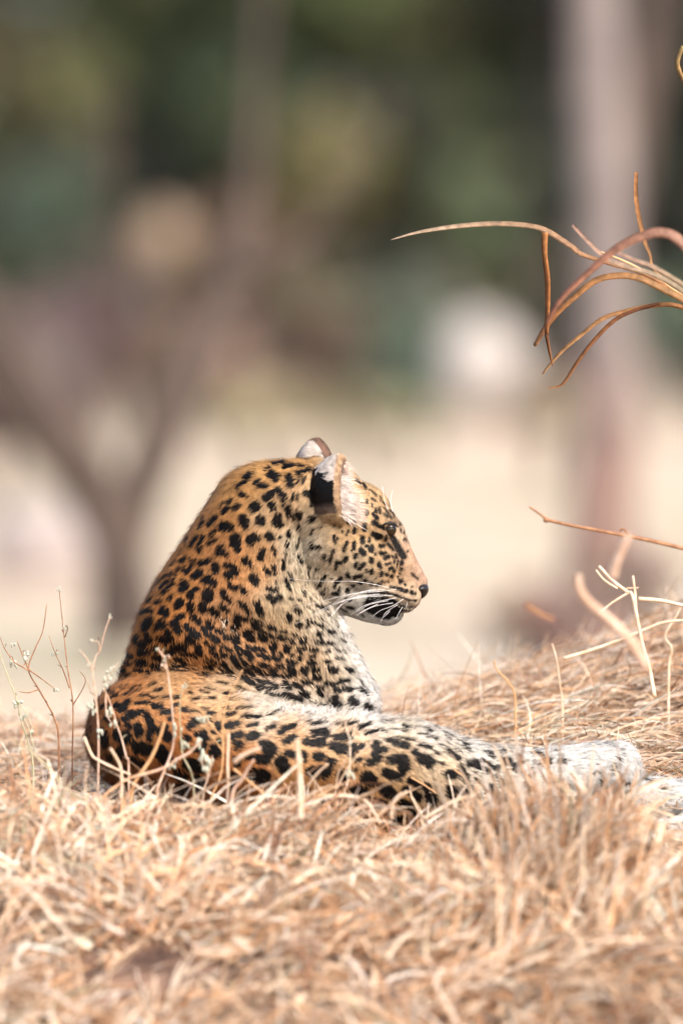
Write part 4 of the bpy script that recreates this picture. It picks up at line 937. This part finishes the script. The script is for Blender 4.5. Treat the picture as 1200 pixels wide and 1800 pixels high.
weed('dried_weed', 'slender reddish straw leaning over the flank with a bare tip', 'weed', G, -.33,
     [[(370,1410),(384,1375),(390,1350),(392,1315),(391,1277),(399,1232),(412,1205),(426,1178)],[(391,1320),(380,1305),(372,1296)],[(392,1300),(375,1280),(362,1262),(345,1240)]], [(352,1268,9),(362,1265,7)], 2.3, straw_gold)
weed('dried_weed', 'pale forked straw standing before the hip', 'weed', G, -.36,
     [[(590,1440),(600,1412),(608,1385),(614,1357),(615,1307),(610,1285),(607,1270)],[(615,1307),(632,1294),(648,1282)],[(590,1392),(604,1362),(620,1338),(645,1312),(668,1288)],[(588,1400),(594,1360),(604,1345),(612,1322)]], [(620,1302,7),(616,1362,8)], 2.3, straw_one)

S = 'straws lying against the leopard'
def straw(label, d, l, r, mat=straw_one, foot=False, name='straw_stalk', grp=S):
    pa = (ground_foot(l, d) if foot else []) + pts_of(l, d, -.02)
    o = add_tube(name, pa, [r * .001 * (1 - .35 * k / (len(pa) - 1)) for k in range(len(pa))], mat, None, 7, .1)
    return tag(o, label, 'straw', grp)
straw('golden straw slanting up to the right before the lower back', -.36, [(232,1390),(264,1336),(280,1300),(289,1271)], 3.6, straw_gold, True)
straw('pale straw slanting down to the right beneath the lower back', -.34, [(148,1296),(160,1325),(170,1335),(206,1353),(230,1362)], 2.4)
straw('long straw rising to the right across the bottom of the flank', -.38, [(236,1366),(285,1352),(310,1336),(335,1322),(352,1302)], 2.8, stem_mat)
straw('short pale straw with a curved top before the lower back', -.40, [(214,1382),(212,1350),(205,1334),(194,1316)], 3.0, straw_one, True)
straw('whitish blurred straw pointing right at a dark rosette', -.55, [(412,1340),(430,1327),(457,1315)], 4.2)
straw('pinkish straw slanting up to the right below that rosette', -.42, [(408,1400),(425,1372),(436,1352),(446,1336)], 3.6, stem_mat, True)
straw('straw slanting down to the right below the flank', -.41, [(411,1352),(435,1372),(464,1396)], 2.2, straw_gold)
straw('upright pale straw in the middle before the flank', -.38, [(400,1410),(401,1380),(400,1340),(402,1290)], 3.0, straw_one, True)
straw('thick out of focus pale stalk before the flank centre', -.62, [(528,1440),(528,1400),(526,1350),(522,1300)], 5.0, straw_one)
straw('short straw slanting up left of the hip', -.40, [(540,1384),(556,1362),(576,1343)], 2.4)
straw('straw bowed over the hip like an arch', -.40, [(560,1400),(610,1400),(640,1408),(655,1425),(668,1450)], 4.0)
straw('short straw lying on the thigh', -.215, [(722,1367),(745,1380),(766,1395)], 1.6, straw_gold)
straw('short straw lying on the white thigh fur', -.215, [(798,1353),(812,1364),(824,1376)], 1.5, straw_gold)
straw('curved straw rising in a loop below the thigh', -.42, [(688,1440),(690,1415),(700,1400),(716,1392)], 3.4)
straw('long straw slanting up from the litter right of the hip', -.46, [(745,1440),(770,1425),(800,1408),(835,1398)], 3.8, straw_one)
straw('long bent straw sticking up from the crest near the right edge', .28, [(1175,1180),(1180,1140),(1168,1118),(1190,1080),(1196,1062)], 2.6, straw_one, True)
straw('thin straw leaning left from the crest behind the leg', .3, [(905,1230),(893,1200),(872,1176),(868,1160)], 2.0, straw_gold, True)
straw('straw standing with a forked tip on the crest right of the leopard', .30, [(988,1240),(983,1200),(978,1160),(970,1132)], 2.2, straw_one, True)
straw('pale straw slanting across the crest at the right', .25, [(990,1158),(1030,1146),(1082,1128),(1135,1106),(1168,1094),(1215,1090)], 3.4, straw_one)
r_ = empty('straw_fork', P(1142, 1190, .2)); tag(r_, 'pale forked straw stalk standing on the crest at the right', 'straw', S)
for l, q in [([(1150,1225),(1142,1180),(1130,1140),(1120,1090),(1112,1050),(1106,1040)], 4.0), ([(1104,1042),(1078,1022),(1052,995)], 3.4), ([(1085,1035),(1062,1020),(1047,1002)], 2.2), ([(1118,1080),(1116,1045),(1112,1012)], 2.6), ([(1104,1042),(1075,1060),(1051,1080)], 2.2), ([(1100,1034),(1122,1033)], 1.2)]:
    add_tube('stem' if q == 4.0 else 'twig', pts_of(l, .2), [q * .001 * (1 - .25 * k / (len(l) - 1)) for k in range(len(l))], straw_one, r_, 7, .1)
straw('pale straw reaching in from the right edge behind the forked stalk', .15, [(1122,1053),(1160,1056),(1200,1064),(1260,1072)], 4.2, straw_one)
straw('blurred pale stalk bending up in the foreground at the right', -1.05, [(1135,1175),(1110,1130),(1070,1090),(1035,1060),(1018,1035),(1016,1012)], 9, stem_mat)
straw('blurred pinkish stalk between the twig and the forked straw', -1.0, [(1076,1015),(1085,985),(1106,940)], 8, stem_mat)
straw('blurred reddish straw tip low in front of the far trunk', -.9, [(925,1064),(945,1078),(972,1090)], 5, stem_brown)

# twig from the right edge
tw = empty('twig', P(1215, 966, -.25)); tag(tw, 'thin brown twig reaching in from the right edge with a hooked pale tip', 'twig')
for l, r0 in [([(1290,985),(1200,964),(1140,950),(1080,938),(1010,925),(962,914)], 4.0), ([(962,914),(948,903),(930,891)], 2.4), ([(1105,942),(1095,930),(1088,934)], 2.4)]:
    add_tube('stem' if r0 == 4.0 else 'side_twig', pts_of(l, -.25), [r0 * .001 * (1 - .3 * k / (len(l) - 1)) for k in range(len(l))], stem_brown, tw, 8, .15)
v, f, f3 = ellipsoid(P(960, 914, -.25), (.006, .006, .005), 8, 6); link('knot', mesh('knot', v, f, f3), stem_brown, tw)

# curling dry grass blades from a clump beyond the right edge
def blade(name, l, wds, d0, d1, c, parent, twist=0.6, seed=0):
    q = [Vector(P(x, y, d0 + (d1 - d0) * k / (len(l) - 1))) for k, (x, y) in enumerate(l)]
    out, wd = [], []
    for i in range(len(q) - 1):
        p0, p1, p2, p3 = q[max(i - 1, 0)], q[i], q[i + 1], q[min(i + 2, len(q) - 1)]
        for k in range(6):
            t = k / 6; out.append(0.5 * ((2 * p1) + (p2 - p0) * t + (2 * p0 - 5 * p1 + 4 * p2 - p3) * t * t + (3 * p1 - p0 - 3 * p2 + p3) * t ** 3)); wd.append(wds[i] * (1 - t) + wds[i + 1] * t)
    out.append(q[-1]); wd.append(wds[-1])
    A = np.array([tuple(p) for p in out]); tan = nrmz(np.gradient(A, axis=0)); K = len(A)
    th = np.linspace(-twist, twist, K) + .5
    e1 = nrmz(np.cross(tan, np.array([0, 1, 0]))); e2 = np.cross(tan, e1)
    side = e1 * np.cos(th)[:, None] + e2 * np.sin(th)[:, None]; up = np.cross(side, tan)
    W = np.array(wd)[:, None] * .0011
    # folded V section with thickness
    sec = [A - side * W * .5, A + up * W * .22, A + side * W * .5, A + up * W * .22 - up * .0007 - up * W * .06]
    V = np.stack(sec, 1).reshape(-1, 3); F = []
    for i in range(K - 1):
        for k in range(4): F.append((i * 4 + k, i * 4 + (k + 1) % 4, (i + 1) * 4 + (k + 1) % 4, (i + 1) * 4 + k))
    F += [(0, 3, 2, 1), ((K - 1) * 4, (K - 1) * 4 + 1, (K - 1) * 4 + 2, (K - 1) * 4 + 3)]
    me = mesh(name, V, F); t_ = np.linspace(0, 1, K)
    r = np.random.default_rng(seed); cc = lin(c[0])[None] * (1 - t_[:, None]) + lin(c[1])[None] * t_[:, None]
    cc = cc * (1 + .07 * np.sin(t_ * 9 + seed))[:, None]
    c4 = cc[:, None, :] * np.array([.72, 1.0, 1.14, .6])[None, :, None] * (1 + .1 * r.normal(size=(K, 4, 1)))
    set_col(me, c4.reshape(-1, 3).clip(0, .9)); return link(name, me, blade_mat, parent)
blade_mat = mat_attr('dry grass blade', 0.5, 0.3, trans=0.25)
cl = empty('dry_grass_plant', (0.86, 0.0, float(ground_z(np.array([.86]), np.array([0.]))[0])))
tag(cl, 'curling orange brown dry grass blades arching in from the upper right edge', 'grass plant')
gz0 = cl.location.z
add_tube('stem', [(.86, 0, gz0 - .02), (.84, 0, .45), (.80, 0, .75), (.74, 0, .92), (.68, -.02, 1.0)], [.006, .0055, .005, .004, .002], straw_gold, cl, 8, .1)
OR, GD, PK, DK = (198, 136, 84), (212, 164, 110), (208, 164, 142), (132, 82, 54)
B_ = [([(1240,560),(1150,490),(1069,462),(1023,447),(1004,433),(967,409),(939,398),(892,393),(836,394),(780,400),(729,409),(687,421)], [5,6,7,8,10,11,10,10,10,9,6,2], -.02, .02, (OR, (222,196,166))),
 ([(957,408),(957,447),(962,493),(962,549),(960,587)], [11,9,10,9,10], -.02, -.02, (OR, (206,132,74))),
 ([(960,587),(966,620),(971,643)], [6,5,3], -.02, -.02, (DK, OR)),
 ([(1250,560),(1200,526),(1163,507),(1125,489),(1088,484),(1046,493),(1004,526),(967,563),(939,608)], [12,12,12,12,12,12,12,12,8], -.03, .0, (GD, OR)),
 ([(1250,560),(1200,540),(1163,535),(1107,545),(1060,559),(1023,587),(985,619),(953,657)], [8,8,8,8,8,8,8,4], .0, .0, (OR, GD)),
 ([(1158,533),(1116,545),(1079,563),(1041,601),(1013,638),(988,675),(962,682)], [5,6,7,7,7,6,2], -.01, .0, (DK, OR)),
 ([(1260,600),(1200,520),(1151,475),(1142,447),(1130,414),(1118,353),(1118,302)], [3,3,4,6,9,10,8], .0, .04, (GD, OR)),
 ([(1260,500),(1200,428),(1167,409),(1130,414),(1083,437),(1037,475),(985,526),(960,570)], [17,17,17,16,15,13,11,7], -.46, -.42, (PK, (206,138,104))),
 ([(1260,560),(1200,512),(1153,484),(1107,470),(1069,456),(1037,428),(1006,395)], [9,9,9,9,9,9,8], -.22, -.22, ((214,196,160), PK)),
 ([(1260,540),(1200,500),(1150,470),(1110,455),(1080,440)], [8,8,8,8,6], -.35, -.35, ((206,186,150), PK)),
 ([(1200,80),(1190,110),(1200,140),(1215,170)], [6,8,8,5], -.05, -.05, ((206,178,120), GD))]
for i, (l, ws, d0, d1, c) in enumerate(B_):
    blade('blade', l, ws, d0, d1, c, cl, .28 + .08 * (i % 3), i)
# thin cross stalk behind them
add_tube('stem', [P(1290, 580, 0), P(1200, 520, 0), P(1120, 470, 0), P(1050, 440, 0)], [.003, .0028, .0024, .0015], straw_gold, cl, 7, .1)
